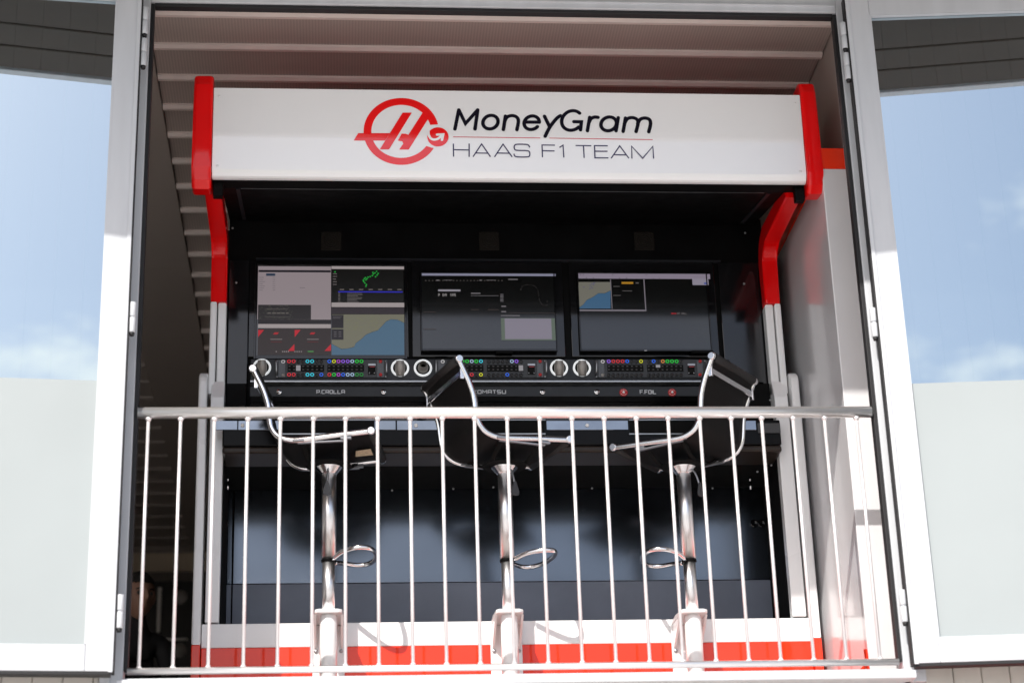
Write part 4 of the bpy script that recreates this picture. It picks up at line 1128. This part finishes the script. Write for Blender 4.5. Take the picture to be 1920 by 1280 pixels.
    # forearms' fingers
    for s in (-1, 1):
        bm = NB()
        for k in range(4):
            b0 = Vector((s * .14 + (k - 1.5) * .017, -.36, .645)); L_ = (.060, .072, .068, .052)[k]
            tube(bm, [b0, b0 + P3(0, -L_ * .45, .004), b0 + P3(0, -L_ * .8, -.010), b0 + P3(0, -L_ * .95, -.022)], [.0085, .008, .0072, .0055], 8)
        b0 = Vector((s * .14 - s * .024, -.325, .645)); tube(bm, [b0, b0 + P3(-s * .022, -.025, 0), b0 + P3(-s * .026, -.055, -.006)], [.010, .009, .007], 8)
        bmesh.ops.create_icosphere(bm, subdivisions=3, radius=1., matrix=Matrix.Translation((s * .14, -.335, .645)) @ Matrix.Diagonal((.040, .048, .018, 1)))
        obj('hand', bm, M['skin'], root, local=True, smooth=True)
person()

# ------------------------------------------------------------------ camera, light, world
cam = bpy.data.cameras.new('camera'); co = bpy.data.objects.new('camera', cam); C.objects.link(co)
Rm = Matrix((RIGHT, -DOWN, -FWD)).transposed()
co.matrix_world = Matrix.Translation(CAM) @ Rm.to_4x4()
cam.lens = FPX / 1920 * 36; cam.sensor_width = 36; cam.clip_start = .1; cam.clip_end = 4000
cam.dof.use_dof = True; cam.dof.focus_distance = 8.3; cam.dof.aperture_fstop = 2.2
SC.camera = co

sun_vec = Vector((-.50, -1.0, 1.08)).normalized()      # towards the sun
sl = bpy.data.lights.new('sun', 'SUN'); so = bpy.data.objects.new('sun', sl); C.objects.link(so)
sl.energy = 5.0; sl.angle = math.radians(.53); sl.color = (1., .955, .89)
so.rotation_euler = sun_vec.to_track_quat('Z', 'Y').to_euler(); so.location = sun_vec * 30
elev = math.asin(sun_vec.z); rot = math.atan2(sun_vec.x, sun_vec.y)
w = bpy.data.worlds.new('World'); SC.world = w; w.use_nodes = True
nt = w.node_tree; bg = nt.nodes['Background']
sky = nt.nodes.new('ShaderNodeTexSky'); sky.sky_type = 'NISHITA'; sky.sun_disc = False
sky.sun_elevation = elev; sky.sun_rotation = rot % (2 * PI); sky.air_density = 1.0; sky.dust_density = 2.5; sky.ozone_density = 1.5
tc = nt.nodes.new('ShaderNodeTexCoord'); mp = nt.nodes.new('ShaderNodeMapping'); mp.inputs['Scale'].default_value = (1, 1, 2.4); mp.inputs['Location'].default_value = CLOUD_OFF
nz = nt.nodes.new('ShaderNodeTexNoise'); nz.inputs['Scale'].default_value = 9.0; nz.inputs['Detail'].default_value = 10; nz.inputs['Roughness'].default_value = .62
sx = nt.nodes.new('ShaderNodeSeparateXYZ')
lo = nt.nodes.new('ShaderNodeMapRange'); lo.inputs['From Min'].default_value = .33; lo.inputs['From Max'].default_value = .43; lo.inputs['To Min'].default_value = .08; lo.inputs['To Max'].default_value = -.08
ad = nt.nodes.new('ShaderNodeMath'); ad.operation = 'ADD'
rp = nt.nodes.new('ShaderNodeValToRGB'); rp.color_ramp.elements[0].position = .54; rp.color_ramp.elements[1].position = .72
mix = nt.nodes.new('ShaderNodeMix'); mix.data_type = 'RGBA'; mix.inputs['B'].default_value = (9.6, 9.4, 9.2, 1)
nt.links.new(tc.outputs['Generated'], mp.inputs['Vector']); nt.links.new(mp.outputs['Vector'], nz.inputs['Vector'])
nt.links.new(tc.outputs['Generated'], sx.inputs['Vector']); nt.links.new(sx.outputs['Z'], lo.inputs['Value'])
nt.links.new(nz.outputs['Fac'], ad.inputs[0]); nt.links.new(lo.outputs['Result'], ad.inputs[1]); nt.links.new(ad.outputs[0], rp.inputs['Fac'])
nt.links.new(rp.outputs['Color'], mix.inputs['Factor']); nt.links.new(sky.outputs['Color'], mix.inputs['A'])
nt.links.new(mix.outputs['Result'], bg.inputs['Color']); bg.inputs['Strength'].default_value = .15

SC.view_settings.view_transform = 'Standard'; SC.view_settings.look = 'None'; SC.view_settings.exposure = 0; SC.view_settings.gamma = 1
SC.render.engine = 'CYCLES'
SC.cycles.max_bounces = 10; SC.cycles.diffuse_bounces = 5; SC.cycles.glossy_bounces = 5; SC.cycles.transparent_max_bounces = 12
SC.cycles.use_denoising = True
SC.cycles.sample_clamp_indirect = 6
